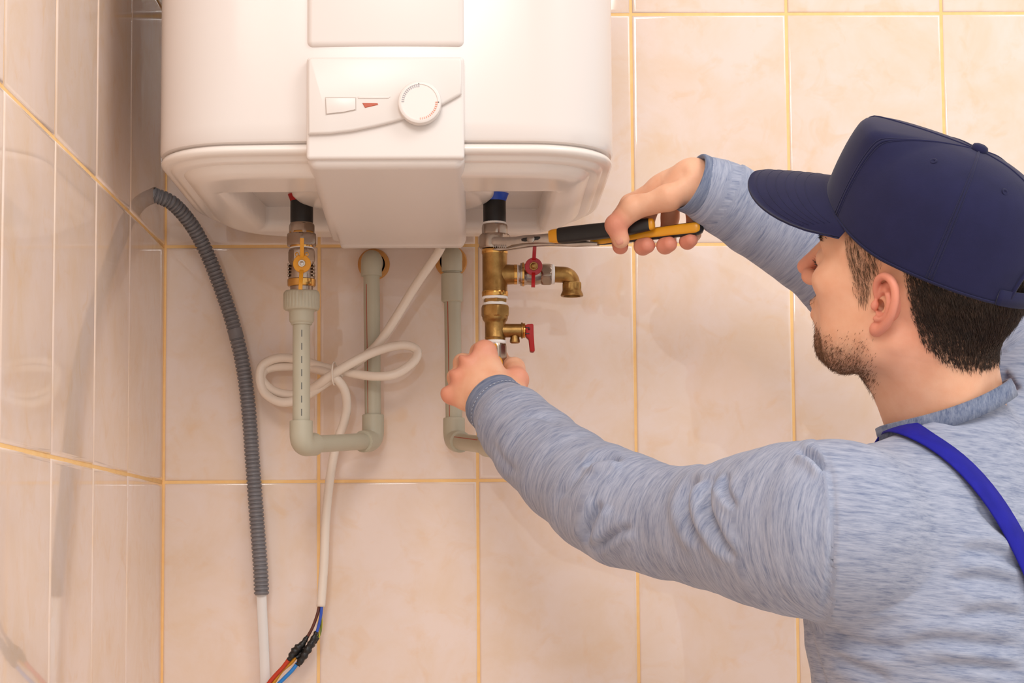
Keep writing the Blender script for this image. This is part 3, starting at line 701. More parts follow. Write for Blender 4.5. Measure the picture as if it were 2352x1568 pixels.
# green and yellow striped earth core
def striped(m):
    nt = m.node_tree; b = nt.nodes['Principled BSDF']; wv = nt.nodes.new('ShaderNodeTexWave'); wv.inputs['Scale'].default_value = 90; wv.inputs['Distortion'].default_value = 0
    tc = nt.nodes.new('ShaderNodeTexCoord'); nt.links.new(tc.outputs['Object'], wv.inputs['Vector'])
    r = nt.nodes.new('ShaderNodeValToRGB'); r.color_ramp.interpolation = 'CONSTANT'; e = r.color_ramp.elements; e[0].color = srgb(84,104,38); e[1].position = .5; e[1].color = srgb(190,176,44)
    nt.links.new(wv.outputs['Fac'], r.inputs[0]); nt.links.new(r.outputs[0], b.inputs['Base Color'])
striped(WM['earth'])
wr = .0019
def wire(name, m, pts, r=wr, lab=None):
    o = obj(name, sweep(catmull(pl(*pts), 8), r, 10, hint=(0,1,0)), m, pc); 
    if lab: o['label'] = lab
    return o
wire('core', WM['brown'], [(734,1388,-.037),(729,1410,-.038),(718,1440,-.038),(704,1466,-.037)], lab='brown core')
wire('core', WM['earth'], [(736,1388,-.034),(737,1412,-.032),(738,1434,-.032),(734,1456,-.033),(728,1468,-.034)], wr*.9, lab='green and yellow core')
wire('core', WM['blue_a'], [(739,1388,-.038),(737,1412,-.039),(731,1440,-.039),(725,1458,-.039)], lab='blue core')
def tape(pts, rr):
    pp = resample(catmull(pl(*pts), 10), 26); t = np.linspace(0, 1, 26)
    r = np.interp(t, np.linspace(0, 1, len(rr)), rr)*(1+.13*np.sin(t*37+rr[0]*9e3)); V, F = sweep(pp, r, 12, hint=(0,1,0))
    return obj('tape_wrap', (V+RNG.normal(0, .00022, V.shape), F), M['tape'], pc)
tape([(707,1460,-.037),(695,1478,-.037),(680,1492,-.037),(668,1508,-.037),(663,1516,-.037)], (.0024,.0034,.0052,.0046,.0028))
tape([(727,1450,-.039),(718,1472,-.039),(704,1496,-.039),(690,1518,-.038),(683,1527,-.038)], (.0022,.0042,.0050,.0044,.0036))
tape([(730,1463,-.034),(716,1480,-.033),(696,1498,-.033),(680,1511,-.034)], (.0024,.0040,.0046,.0030))
wire('core', WM['red'], [(664,1513,-.037),(650,1532,-.036),(633,1550,-.035),(618,1568,-.034),(600,1595,-.033),(590,1640,-.033),(588,1700,-.033)], .0027, 'red core')
wire('core', WM['amber'], [(680,1508,-.034),(668,1522,-.033),(648,1539,-.032),(632,1562,-.032),(616,1590,-.031),(606,1640,-.031),(603,1700,-.031)], .0024, 'amber core')
wire('core', WM['sky'], [(684,1522,-.038),(670,1540,-.038),(652,1558,-.037),(636,1576,-.036),(624,1605,-.035),(618,1650,-.035),(616,1700,-.035)], .0024, 'light blue core')
# ================================================================== the pliers
def YPL(px): return -.226-(px-1150)/460*.095
_a, _b = P(1150, 555, YPL(1150)), P(1610, 525, YPL(1610))
e1 = (_b-_a)*np.array([1,1,0]); e1 /= np.linalg.norm(e1); e2 = np.array([0,0,1.]); e3 = np.cross(e1, e2)   # e3 points to the viewer
if e3[1] > 0: e3 = -e3
def plp(px, py, off=0.): return P(px, py, YPL(px))+e3*off      # point on the pliers, off towards the viewer
def pslab(out, t0, t1, bev=.0006):
    pts = [plp(*q)-_a for q in out]; poly = [(p@e1, p@e2) for p in pts]
    V, F = extrude(poly, t0, t1, bev); B = np.stack([e1, e2, e3], 1)
    return V@B.T+_a, F
pliers = thing('pliers', 'pump pliers with black and yellow grips held in the right hand', 'pliers', plp(1150, 572))
jaw = obj('front_jaw', pslab([(1134,549),(1140,545.5),(1170,546),(1190,545),(1208,542),(1240,540),(1275,537),(1275,560),(1240,560),(1205,561),(1180,565),(1168,571),(1150,570),(1138,565),(1134,561)], -.001, .0075, .0012), M['steel'], pliers, sharp=35)
obj('rear_jaw', pslab([(1128,572),(1150,566),(1180,556),(1205,542),(1240,540),(1290,543),(1340,552),(1372,556),(1372,563),(1320,565),(1260,563),(1220,565),(1190,569),(1165,573),(1145,575)], -.0095, -.0010, .0012), M['steel'], pliers, sharp=35)
for k in range(7):
    q = plp(1140+k*4.5, 567+.2*k, .0077); obj('jaw_tooth', rbox(q-np.array([.0005,.0006,.0020]), q+np.array([.0005,.0006,.0020]), .0003, 1), M['steel'], jaw)
obj('adjustment_slot', pslab([(1203,551),(1208,548.5),(1240,545),(1246,545.5),(1247,549),(1242,553),(1212,557),(1204,556)], .0072, .0079, .0002), M['black'], jaw, sharp=35)
obj('pivot', lathe([(.0048,0),(.0048,.0014),(.004,.002),(.0003,.0022)], 24, plp(1225, 551, .0074), e3, (0,0,1)), M['steel'], jaw, sharp=35)
ssec = lambda a, b, n=20, e=.62: [(a*math.copysign(abs(math.cos(t))**e, math.cos(t)), b*math.copysign(abs(math.sin(t))**e, math.sin(t))) for t in np.linspace(0, 2*PI, n+1)[:-1]]
grip = [(1283,543.5),(1340,537),(1400,530.5),(1450,524),(1498,516.5)]
gp = catmull([plp(x, y, .006) for x, y in grip], 8); t = np.linspace(0, 1, len(gp))
g1 = obj('front_grip', sweep(gp, np.interp(t, [0,.03,.1,.4,.75,.97,1], [.0078,.0090,.0093,.0093,.0086,.0072,.0066]), section=ssec(.72,1.) , hint=e2), M['black'], pliers, sharp=60)
obj('grip_collar', sweep(np.array([plp(x, y, .006) for x, y in ((1267,545.2),(1275,544.3),(1288,543),(1296,542))]), np.array([.0070,.0080,.0085,.0080]), section=ssec(.72,1.), hint=e2), M['yellow'], g1, sharp=60)
obj('grip_end', sweep(np.array([plp(x, y, .006) for x, y in ((1490,517.6),(1497,516.7),(1503,515.8),(1506,515.4),(1507.5,515.2))]), np.array([.0064,.0068,.0064,.0052,.002]), section=ssec(.72,1.), hint=e2), M['yellow'], g1, sharp=60)
rp = [(1352,556),(1400,548),(1450,540.5),(1500,533.5),(1560,526),(1598,521.5)]
gp2 = catmull([plp(x, y, -.009) for x, y in rp], 8); t = np.linspace(0, 1, len(gp2))
g2 = obj('rear_grip', sweep(np.concatenate([gp2, [plp(1606, 520.5, -.009), plp(1610, 520, -.009)]]), np.r_[np.interp(t, [0,.12,.35,.7,.95,1], [.0022,.0044,.0060,.0072,.0078,.0074]), .0058, .0028], section=ssec(.78,1.), hint=e2), M['black'], pliers, sharp=60)
obj('yellow_inlay', sweep(np.concatenate([[p+e3*(.0018)+e2*.0004 for p in gp2], [plp(1604, 520.8, -.0072), plp(1607.5, 520.3, -.0072)]]), np.r_[np.interp(t, [0,.12,.35,.7,.95,1], [.0024,.0040,.0050,.0060,.0066,.0062]), .0044, .0018], section=ssec(.82,1.), hint=e2), M['yellow'], g2, sharp=60)
# ================================================================== the person
person = thing('person', 'person in navy cap and heather blue shirt tightening a fitting with pliers', 'person', (.88, -.52, 0))
def rotx(v, ax, a): 
    ax = np.array(ax, float)/np.linalg.norm(ax); v = np.array(v, float); return v*math.cos(a)+np.cross(ax, v)*math.sin(a)+ax*(ax@v)*(1-math.cos(a))
CAPT = 10                                                  # backward tilt of the cap on the head, degrees
# ---- head frame: columns forward, left, up
HA, HP, HRoll = math.radians(33), math.radians(20), math.radians(-12)
hf = np.array([-math.cos(HA)*math.cos(HP), math.sin(HA)*math.cos(HP), math.sin(HP)]); hl = np.array([-math.sin(HA), -math.cos(HA), 0]); hl = rotx(hl, hf, HRoll); hu = np.cross(hf, hl)
RH = np.stack([hf, hl, hu], 1); H0 = P(2020, 694, -.648)-RH@np.array([0, .070, 0])
toH = lambda p: (np.asarray(p)-H0)@RH                       # world -> head
frH = lambda p: np.asarray(p)@RH.T+H0                       # head -> world
NB = np.array([.872, -.558, 1.455])
CC = np.array([.863, -.574, 1.493]); cd_ = np.array([-.34, .03, .94]); cd_ /= np.linalg.norm(cd_)   # collar centre and axis                          # base of the neck
# ---- head and neck
hd = Field((-.135, -.098, -.30), (.142, .098, .150), .002)
E_, Cn = q_ell, q_cone
hd.add(E_((-.010,0,.050), (.098,.076,.084)), .001)
hd.add(E_((-.048,0,.015), (.056,.066,.062)), .03)
hd.add(E_((.040,0,.050), (.055,.060,.056)), .03)
hd.add(E_((.046,0,-.008), (.045,.054,.058)), .025)
for s in (-1, 1):
    hd.add(E_((.058,s*.043,.000), (.026,.020,.018)), .016)
    hd.add(Cn((.002,s*.050,-.044), (.036,s*.040,-.066), .017, .015), .022)
    hd.add(Cn((.036,s*.040,-.066), (.060,s*.016,-.073), .015, .014), .018)
    hd.add(Cn((-.002,s*.058,-.005), (.000,s*.052,-.045), .014, .015), .02)
    hd.add(E_((.030,s*.046,-.035), (.034,.016,.034)), .018)
    hd.add(Cn((.088,s*.010,.040), (.076,s*.042,.038), .0085, .0075), .012)
hd.add(E_((.028,0,-.048), (.042,.040,.032)), .02)
hd.add(E_((.062,0,-.038), (.030,.031,.030)), .016)
hd.add(E_((.068,0,-.069), (.0165,.019,.0165)), .012)
for s in (-1, 1): hd.cut(E_((.096,s*.032,.020), (.016,.017,.0125)), .012)
for s in (-1, 1): hd.add(E_((.0775,s*.032,.019), (.0135,.0145,.0125)), .004)
hd.add(Cn((.092,0,.036), (.111,0,.006), .0068, .0078), .010)
hd.add(E_((.1150,0,-.002), (.0095,.0090,.0085)), .006)
for s in (-1, 1): hd.add(E_((.1025,s*.0115,-.008), (.0105,.0065,.0085)), .006)
for s in (-1, 1): hd.cut(E_((.1075,s*.0060,-.0145), (.006,.0032,.0035)), .003)
hd.add(E_((.0895,0,-.0325), (.0090,.022,.0062)), .005)
hd.add(E_((.0870,0,-.0440), (.0090,.019,.0068)), .005)
hd.cut(Cn((.0995,-.022,-.0383), (.0995,.022,-.0383), .0016, .0016), .003)
for s in (-1, 1): hd.cut(E_((-.001,s*.076,-.003), (.0055,.016,.0062)), .003)   # ear canals
# neck, sterno muscles and throat, running down into the collar
nb = toH(NB); nt_ = np.array([-.028, 0, -.045])
hd.add(q_flat(nt_, nb+np.array([.002,0,0]), .055, .056, (0,1,0), .96), .025)
hd.add(Cn((-.004,0,-.078), nb+np.array([.028,0,.020]), .026, .030), .022)
hd.add(E_(nb+np.array([.032,0,.050]), (.012,.011,.014)), .02)
for s in (-1, 1): hd.add(Cn((-.022,s*.056,-.035), nb+np.array([.030,s*.018,.012]), .012, .011), .015)
for s in (-1, 1): hd.add(Cn((-.055,s*.025,-.03), nb+np.array([-.018,s*.028,.01]), .024, .025), .025)
hV, hF = hd.mesh()
# ---- ears (local, left is +v); the helix, antihelix, tragus, concha and lobe
def ear(s):
    f = Field((-.045, .052 if s > 0 else -.105, -.045), (.028, .105 if s > 0 else -.052, .050), .0012)
    def e(u, out, w): return (u, s*(.0705+out), w)           # out = away from the head
    f.add(E_(e(-.010,-.004,.004), (.016,.010,.026)), .002)
    hel = [e(.003,.000,.002), e(.006,.004,.014), e(.004,.009,.026), e(-.004,.014,.0335), e(-.014,.018,.033), e(-.022,.020,.025), e(-.0255,.020,.012), e(-.0245,.018,-.003), e(-.020,.014,-.016), e(-.013,.009,-.026), e(-.006,.005,-.031)]
    hp = catmull(hel, 4); hr = np.interp(np.linspace(0,1,len(hp)), [0,.2,.5,.75,1], [.0028,.0036,.0042,.0042,.0050])
    q_chain(f, hp, hr, .002)
    f.add(q_flat(e(-.012,.007,.014), e(-.011,.006,-.010), .0155, .0125, (.45, s*1., 0), .34), .005)
    f.add(E_(e(-.004,.003,-.030), (.0075,.0055,.0085)), .006)
    ah = catmull([e(-.008,.012,.022), e(-.016,.0150,.012), e(-.0175,.0145,.000), e(-.013,.011,-.011), e(-.006,.008,-.017)], 4)
    q_chain(f, ah, np.full(len(ah), .0030), .003)
    f.cut(E_(e(-.006,.010,.000), (.0092,.0115,.0135)), .004)
    f.cut(E_(e(-.001,.000,-.003), (.0058,.016,.0066)), .003)
    f.cut(E_(e(-.009,.017,.022), (.0070,.0085,.0055)), .003)
    f.add(E_(e(.0035,.0035,-.004), (.0045,.0042,.0060)), .003)
    f.add(E_(e(-.003,.006,-.0175), (.0040,.0040,.0035)), .003)
    V, F = f.mesh(); c = np.array([-.004, s*.0705, 0]); V = (V-c)*np.array([.86,.9,.84])+c
    return V, F
eL, eR = ear(1), ear(-1)
# ---- right hand on the pliers
def hand_field(lo, hi, h): return Field(lo, hi, h)
rh = {
 'thumb': ([plp(1546,456,.018), plp(1468,484,.021), plp(1430,524,.0240), plp(1439,556,.0205)], [.0165,.0132,.0118,.0100]),
 'index': ([plp(1566,420,-.004), plp(1440,466,-.014), plp(1411,496,-.021), plp(1407,540,-.022), plp(1421,564,-.006)], [.0150,.0130,.0110,.0098,.0092]),
 'middle': ([plp(1570,410,-.012), plp(1484,438,-.026), plp(1457,498,-.037), plp(1457,548,-.031), plp(1470,563,-.010), plp(1483,562,-.005)], [.0150,.0130,.0112,.0100,.0098,.0092]),
 'ring': ([plp(1574,402,-.020), plp(1520,420,-.036), plp(1513,486,-.043), plp(1512,544,-.035), plp(1521,561,-.011), plp(1534,559,-.006)], [.0150,.0125,.0105,.0094,.0094,.0088]),
 'pinky': ([plp(1580,404,-.026), plp(1554,418,-.040), plp(1570,478,-.043), plp(1571,526,-.036), plp(1570,550,-.015), plp(1581,548,-.010)], [.0140,.0115,.0095,.0088,.0088,.0080]),
}
rW = [plp(1588,420,-.006), P(1640,443,-.315), P(1700,478,-.306)]
allp = np.concatenate([np.array(v[0]) for v in rh.values()]+[np.array(rW)])
fr = Field(allp.min(0)-.03, allp.max(0)+.03, .0015)
fr.add(q_cone(rW[0], rW[1], .0262, .0262), .002); fr.add(q_cone(rW[1], rW[2], .0262, .026), .01)
for nm in ('pinky', 'ring', 'middle', 'index'):
    p, r = rh[nm]; fr.add(q_cone(rW[0]+np.array([0,0,.004]), p[1], .0185, r[1]), .012)
fr.add(E_((plp(1540,424,-.016)), (.030,.018,.018)), .010)
for nm in ('pinky', 'ring', 'middle', 'index'):
    p, r = rh[nm]
    g = Field(fr.lo, fr.lo+fr.h*(fr.n-1), fr.h); g.d = g.d[:fr.n[0],:fr.n[1],:fr.n[2]]
    for i in range(1, len(p)-1): g.add(q_cone(p[i], p[i+1], r[i], r[i+1]), .003)
    a, b = fr.d, g.d; k = .0018; hh = np.clip(.5+.5*(b-a)/k, 0, 1); fr.d = b*(1-hh)+a*hh-k*hh*(1-hh)
p, r = rh['thumb']
fr.add(q_cone(rW[0]+e3*.006, p[0], .020, .0165), .010); fr.add(q_cone(p[0], p[1], r[0], r[1]), .005)
fr.add(q_cone(p[1], p[2], r[1], r[2]), .004); fr.add(q_cone(p[2], p[3], r[2], r[3]), .003)
fr.add(E_(p[1]+e3*.001, (.0134,.0134,.0134)), .004); fr.add(E_(p[2], (.0116,.0116,.0116)), .003)
fr.cut(q_cone(plp(1574,404,.024), plp(1505,440,.020), .0040, .0050), .012); fr.cut(q_cone(plp(1505,440,.020), plp(1448,452,.008), .0050, .0040), .010)
rhM = fr.mesh()
# ---- left fist round the valve
lh = {
 'index': ([(1114,809,-.250), (1102,809,-.212), (1120,812,-.172), (1150,818,-.176)], [.0128,.0112,.0100,.0090]),
 'middle': ([(1078,831,-.256), (1064,834,-.212), (1090,842,-.170), (1140,846,-.170)], [.0128,.0115,.0102,.0092]),
 'ring': ([(1055,865,-.254), (1048,868,-.212), (1080,876,-.170), (1135,878,-.170)], [.0122,.0110,.0100,.0090]),
 'pinky': ([(1039,904,-.246), (1040,905,-.210), (1075,908,-.174), (1125,908,-.172)], [.0118,.0100,.0090,.0082]),
}
lh = {k: ([P(*q) for q in a], b) for k, (a, b) in lh.items()}
lW = [P(1140,930,-.272), P(1172,962,-.292), P(1200,990,-.31)]
allp = np.concatenate([np.array(v[0]) for v in lh.values()]+[np.array(lW)])
fl = Field(allp.min(0)-.03, allp.max(0)+.032, .0016)
fl.add(q_cone(lW[0], lW[1], .0270, .0275), .002); fl.add(q_cone(lW[1], lW[2], .0275, .029), .01)
for nm in ('pinky', 'ring', 'middle', 'index'): fl.add(q_cone(lW[0], lh[nm][0][0], .0205, lh[nm][1][0]*1.0), .012)
fl.add(E_(P(1100,880,-.250), (.032,.016,.032)), .012)
for nm in ('pinky', 'ring', 'middle', 'index'):
    p, r = lh[nm]; fl.add(E_(p[0]+np.array([-.001,-.002,.001]), (r[0]*1.02,)*3), .004)
    for i in range(3): fl.add(q_cone(p[i], p[i+1], r[i], r[i+1]), .004)
for a, b in (('index','middle'), ('middle','ring'), ('ring','pinky')):
    m = (lh[a][0][0]+lh[b][0][0])/2; fl.cut(q_cone(m+np.array([-.012,-.014,.006]), m+np.array([-.014,.03,.006]), .0045, .0050), .010)
tp = [P(1168,912,-.262), P(1187,872,-.250), P(1181,845,-.216), P(1163,838,-.180)]
fl.add(q_cone(lW[0], tp[0], .021, .0175), .012); fl.add(q_cone(tp[0], tp[1], .0175, .0135), .010); fl.add(q_cone(tp[1], tp[2], .0135, .0122), .004); fl.add(q_cone(tp[2], tp[3], .0122, .0105), .004)
lhM = fl.mesh()
# ---- sleeve paths (also the arms inside them)
LS = [((1138,928),-.268,.0325), ((1182,974),-.300,.0385), ((1235,1030),-.338,.0435), ((1300,1088),-.385,.0480), ((1375,1143),-.440,.0530), ((1440,1172),-.487,.0545), ((1540,1200),-.535,.0515), ((1640,1212),-.580,.0560), ((1740,1212),-.628,.0680), ((1830,1215),-.672,.0760), ((1910,1215),-.705,.0815)]
RSl = [((1600,424),-.322,.0320), ((1660,452),-.312,.0360), ((1740,500),-.300,.0400), ((1830,552),-.292,.0440), ((1930,630),-.285,.0480), ((2010,715),-.290,.0520), ((2120,770),-.320,.0560), ((2260,840),-.365,.0640), ((2370,905),-.405,.0740)]
LA = [(P(*c, y), r) for c, y, r in LS]; RA = [(P(*c, y), r) for c, y, r in RSl]
SL, SRt = LA[-1][0], RA[-1][0]
tl = np.array([-.62,-.78,0]); tf = np.array([-.78,.62,0]); TB = np.stack([tf, tl, np.array([0,0,1.])], 1)
def torso(f, g=0.):
    f.add(E_((.862,-.560,1.290), (.124+g,.168+g,.185+g), TB), .001)
    f.add(E_((.860,-.550,1.100), (.118+g,.160+g,.20+g), TB), .06)
    f.add(E_((.800,-.640,1.345), (.085+g,.080+g,.105+g), TB), .05)       # left shoulder blade and chest side
    f.add(E_((.950,-.490,1.400), (.085+g,.080+g,.110+g), TB), .05)
    f.add(q_cone(SL+np.array([.02,.01,.0]), (.868,-.575,1.415), .068+g, .058+g), .04)
    f.add(q_cone(SRt, (.880,-.540,1.430), .070+g, .066+g), .04)
    if g == 0: f.add(q_cone((.866,-.564,1.40), CC+cd_*.05, .088, .0560), .03)
core = Field((.40,-.86,.86), (1.16,-.20,1.56), .008)
torso(core, -.022)
for A in (LA, RA):
    for (a, ra), (b, rb) in zip(A[:-1], A[1:]): core.add(q_cone(a, b, ra*.72, rb*.72), .01)
coreM = core.mesh()
# ---- one skin surface
parts_ = [(frH(hV), hF), (frH(eL[0]), eL[1]), (frH(eR[0]), eR[1]), rhM, lhM, coreM]
bV = np.concatenate([p[0] for p in parts_]); off = np.cumsum([0]+[len(p[0]) for p in parts_[:-1]])
bF = np.concatenate([p[1]+o for p, o in zip(parts_, off)])
n_head = len(hV); n_ear = len(eL[0])+len(eR[0]); n_rh = len(rhM[0]); n_lh = len(lhM[0])
def sstep(a, b, x): t = np.clip((x-a)/(b-a), 0, 1); return t*t*(3-2*t)
def vnoise(p, s, seed=0):
    """cheap smooth noise from a few rotated sines"""
    r = np.random.default_rng(seed); o = np.zeros(len(p))
    for k in range(6):
        d = r.normal(size=3); d /= np.linalg.norm(d); o += np.sin(p@d*s*(1+.5*k)+r.uniform(0,6.3))/(1+.4*k)
    return o/3.2
# colour masks of the skin: R = redness, G = brown where hair grows (scalp, beard, brow), B unused
q = toH(bV); mask = np.zeros((len(bV), 3)); hsel = np.zeros(len(bV), bool); hsel[:n_head+n_ear] = True
u_, v_, w_ = q.T
def hair_line(u): return np.interp(u, [-.12,-.085,-.062,-.045,-.032,-.025,-.018,-.005,.02,.06], [-.044,-.040,-.032,-.020,.008,.030,.044,.055,.06,.08])
m_scalp = sstep(-.017, .012, w_-hair_line(u_)+.004*vnoise(q, 160, 3))
sb = sstep(.006, -.004, np.abs(u_-np.interp(w_, [-.012,.03,.07], [.019,.026,.030]))-np.interp(w_, [-.012,.0,.035,.07], [.001,.007,.017,.024]))*sstep(-.014,-.004,w_)*sstep(.045,.055,np.abs(v_))
jl = np.interp(u_, [-.01,.02,.06,.085,.12], [-.030,-.048,-.056,-.058,-.06])       # upper limit of the beard
m_beard = sstep(.016, -.010, w_-jl)*sstep(-.012, .012, u_)*sstep(-.108,-.086, w_+.35*np.clip(u_-.03,-1,0))
m_must = sstep(.010,.004,np.abs(w_+.0255))*sstep(.078,.090,u_)*sstep(.030,.020,np.abs(v_))*.8
m_chin = sstep(-.046,-.070,w_)*sstep(-.005,.03,u_)*sstep(-.112,-.092,w_)
m_brow = sstep(.0050,.0025,np.abs(w_-.043+.010*(np.abs(v_)-.025)**2/.0003*.1))*sstep(.070,.078,u_)*sstep(.052,.046,np.abs(v_))*sstep(.008,.013,np.abs(v_))
isH = np.arange(len(bV)) < n_head
mask[:,1] = np.where(isH, np.clip(np.maximum.reduce([m_scalp*.92, sb*.52, m_beard*.27+m_chin*.34, m_must*.35, m_brow*.8]), 0, 1), 0)
ears = (np.arange(len(bV)) >= n_head) & (np.arange(len(bV)) < n_head+n_ear)
lips = sstep(.009,.005,np.abs(w_+.0395))*sstep(.090,.096,u_)*sstep(.023,.018,np.abs(v_))
nose_t = sstep(.030,.012,np.linalg.norm(q-np.array([.112,0,-.004]),axis=1)); neckb = sstep(.06,.0,np.linalg.norm((q-np.array([-.03,.06,-.03])),axis=1))
mask[:,0] = np.where(isH, np.clip(nose_t*.55+lips*.8+neckb*.35+.12*sstep(.04,.0,np.linalg.norm(q-np.array([.06,.05,-.01]),axis=1)), 0, 1), 0)
mask[ears,0] = .75
tips = np.concatenate([np.array([rh[k][0][-1] for k in ('index','middle','ring','pinky')]), [rh['thumb'][0][2]], [lh[k][0][0] for k in lh], [tp[1]]])
dt = np.linalg.norm(bV[:,None,:]-tips[None], axis=2) if len(bV) < 1 else np.min([np.linalg.norm(bV-t, axis=1) for t in tips], axis=0)
wgt = np.full(len(tips), .55)
mask[:,0] = np.maximum(mask[:,0], np.where(~hsel, sstep(.026,.008,dt)*.75, 0))
def set_attr(o, name, data, kind='FLOAT_COLOR'):
    a = o.data.attributes.new(name, kind, 'POINT')
    if kind == 'FLOAT_COLOR': a.data.foreach_set('color', np.c_[data, np.ones(len(data))].astype(np.float32).ravel())
    else: a.data.foreach_set('vector', np.asarray(data, np.float32).ravel())
def skin_material():
    m = bpy.data.materials.new('skin'); m.use_nodes = True; nt = m.node_tree; b = nt.nodes['Principled BSDF']; N = nt.nodes.new; L = nt.links.new
    at = N('ShaderNodeAttribute'); at.attribute_name = 'mask'; sp = N('ShaderNodeSeparateColor'); L(at.outputs['Color'], sp.inputs[0])
    tc = N('ShaderNodeTexCoord'); n = N('ShaderNodeTexNoise'); n.inputs['Scale'].default_value = 55; n.inputs['Detail'].default_value = 6; L(tc.outputs['Object'], n.inputs['Vector'])
    r = N('ShaderNodeValToRGB'); L(n.outputs['Fac'], r.inputs[0]); e = r.color_ramp.elements; e[0].position = .3; e[0].color = srgb(228,168,134); e[1].position = .7; e[1].color = srgb(236,184,152)
    m1 = N('ShaderNodeMix'); m1.data_type = 'RGBA'; L(sp.outputs[0], m1.inputs['Factor']); L(r.outputs[0], m1.inputs['A']); m1.inputs['B'].default_value = srgb(218,132,112)
    n2 = N('ShaderNodeTexNoise'); n2.inputs['Scale'].default_value = 420; n2.inputs['Detail'].default_value = 3; L(tc.outputs['Object'], n2.inputs['Vector'])
    mu = N('ShaderNodeMath'); mu.operation = 'MULTIPLY_ADD'; mr = N('ShaderNodeMapRange'); L(n2.outputs['Fac'], mr.inputs[0]); mr.inputs[1].default_value = .35; mr.inputs[2].default_value = .65; mr.inputs[3].default_value = .6; mr.inputs[4].default_value = 1.15
    mu.operation = 'MULTIPLY'; L(sp.outputs[1], mu.inputs[0]); L(mr.outputs[0], mu.inputs[1]); mu.use_clamp = True
    m2 = N('ShaderNodeMix'); m2.data_type = 'RGBA'; L(mu.outputs[0], m2.inputs['Factor']); L(m1.outputs['Result'], m2.inputs['A']); m2.inputs['B'].default_value = srgb(66,44,32)
    L(m2.outputs['Result'], b.inputs['Base Color'])
    b.inputs['Roughness'].default_value = .48; b.inputs['Specular IOR Level'].default_value = .35
    b.inputs['Subsurface Weight'].default_value = .12; b.inputs['Subsurface Radius'].default_value = (1,.35,.2); b.inputs['Subsurface Scale'].default_value = .006
    nb = N('ShaderNodeTexNoise'); nb.inputs['Scale'].default_value = 380; nb.inputs['Detail'].default_value = 4; L(tc.outputs['Object'], nb.inputs['Vector'])
    bp = N('ShaderNodeBump'); bp.inputs['Strength'].default_value = .12; bp.inputs['Distance'].default_value = .001; L(nb.outputs['Fac'], bp.inputs['Height']); L(bp.outputs[0], b.inputs['Normal'])
    return m
M['skin'] = skin_material()
body = obj('body', (bV, bF), M['skin'], person); set_attr(body, 'mask', mask)
# nails
M['nail'] = mat('fingernail', srgb(224,156,134), .35)
tn = rh['thumb'][0]; td = (tn[3]-tn[2])/np.linalg.norm(tn[3]-tn[2]); 
NL = np.stack([np.cross(td, e3)/np.linalg.norm(np.cross(td, e3)), td, e3], 1)
nl = E_; ang = np.linspace(0, 2*PI, 21)[:-1]
def nail(c, B, a, b, dome):
    V = [c+B@np.array([0,0,dome])]; F = []
    for k, s in enumerate((.5, .85, 1.0)):
        for t in ang: V.append(c+B@np.array([a*s*math.copysign(abs(math.cos(t))**.7, math.cos(t)), b*s*math.copysign(abs(math.sin(t))**.7, math.sin(t)), dome*(1-s*s)-(.0012 if s == 1. else 0)]))
    n = len(ang)
    for k in range(n): F.append((0, 1+k, 1+(k+1)%n))
    for j in range(2):
        for k in range(n): a0 = 1+j*n+k; a1 = 1+j*n+(k+1)%n; F.append((a0, a0+n, a1+n, a1))
    return np.array(V), F
obj('thumb_nail', nail(tn[3]+e3*.0092+td*.002, NL, .0050, .0056, .0010), M['nail'], body)
# eyes
M['eye'] = mat('eye_white', srgb(228,220,214), .15); M['iris'] = mat('iris', srgb(70,56,40), .2)
for s in (-1, 1):
    c = frH(np.array([.0772, s*.032, .0185])); eo = obj('eye', lathe([(.0125*math.sin(t), -.0125*math.cos(t)) for t in np.linspace(.02, PI-.02, 14)], 24, c, hf), M['eye'], body)
    obj('iris', lathe([(.0058,.0112),(.004,.0122),(.0003,.0127)], 20, c, hf), M['iris'], eo)
# ---- hair strands: short tapered blades rooted on the skin
hn_ = np.zeros_like(bV[:n_head]); tri = bV[bF[(bF < n_head).all(1)]]; nf = np.cross(tri[:,2]-tri[:,0], tri[:,3]-tri[:,1])
for k in range(4): np.add.at(hn_, bF[(bF < n_head).all(1)][:,k], nf)
hn_ /= np.linalg.norm(hn_, axis=1)[:,None]+1e-12
def strands(name, prob, count, length, dirfn, wid, m, parent, lift=.25, curl=.15, jit=.25):
    idx = RNG.choice(n_head, count, p=prob/prob.sum()); root = bV[idx]+RNG.normal(0, .0008, (count,3)); nrm = hn_[idx]; root = root-nrm*.0006
    d = dirfn(q[idx]); d = d@RH.T; d -= nrm*(d*nrm).sum(1)[:,None]; d /= np.linalg.norm(d,axis=1)[:,None]+1e-9
    d = d+nrm*lift+RNG.normal(0, jit, (count,3)); d /= np.linalg.norm(d,axis=1)[:,None]
    L = length(q[idx])*RNG.uniform(.6, 1.25, count); side = np.cross(d, nrm); side /= np.linalg.norm(side,axis=1)[:,None]+1e-9
    bend_ = -nrm*curl
    p0 = root; p1 = root+d*(L*.5)[:,None]; p2 = root+(d+bend_)*L[:,None]
    w0 = wid*RNG.uniform(.7,1.3,count)[:,None]
    V = np.stack([p0-side*w0, p0+side*w0, p0+nrm*w0*1.2, p1-side*w0*.8, p1+side*w0*.8, p1+nrm*w0, p2], 1).reshape(-1,3)
    b = (np.arange(count)*7)[:,None]
    T = np.array([[0,1,4],[0,4,3],[1,2,5],[1,5,4],[2,0,3],[2,3,5],[3,4,6],[4,5,6],[5,3,6]])
    F = (b[:,:,None]+T[None]).reshape(-1,3)
    o = obj(name, (V, F), m, parent); o['kind'] = 'stuff'; return o
qh = q[:n_head]
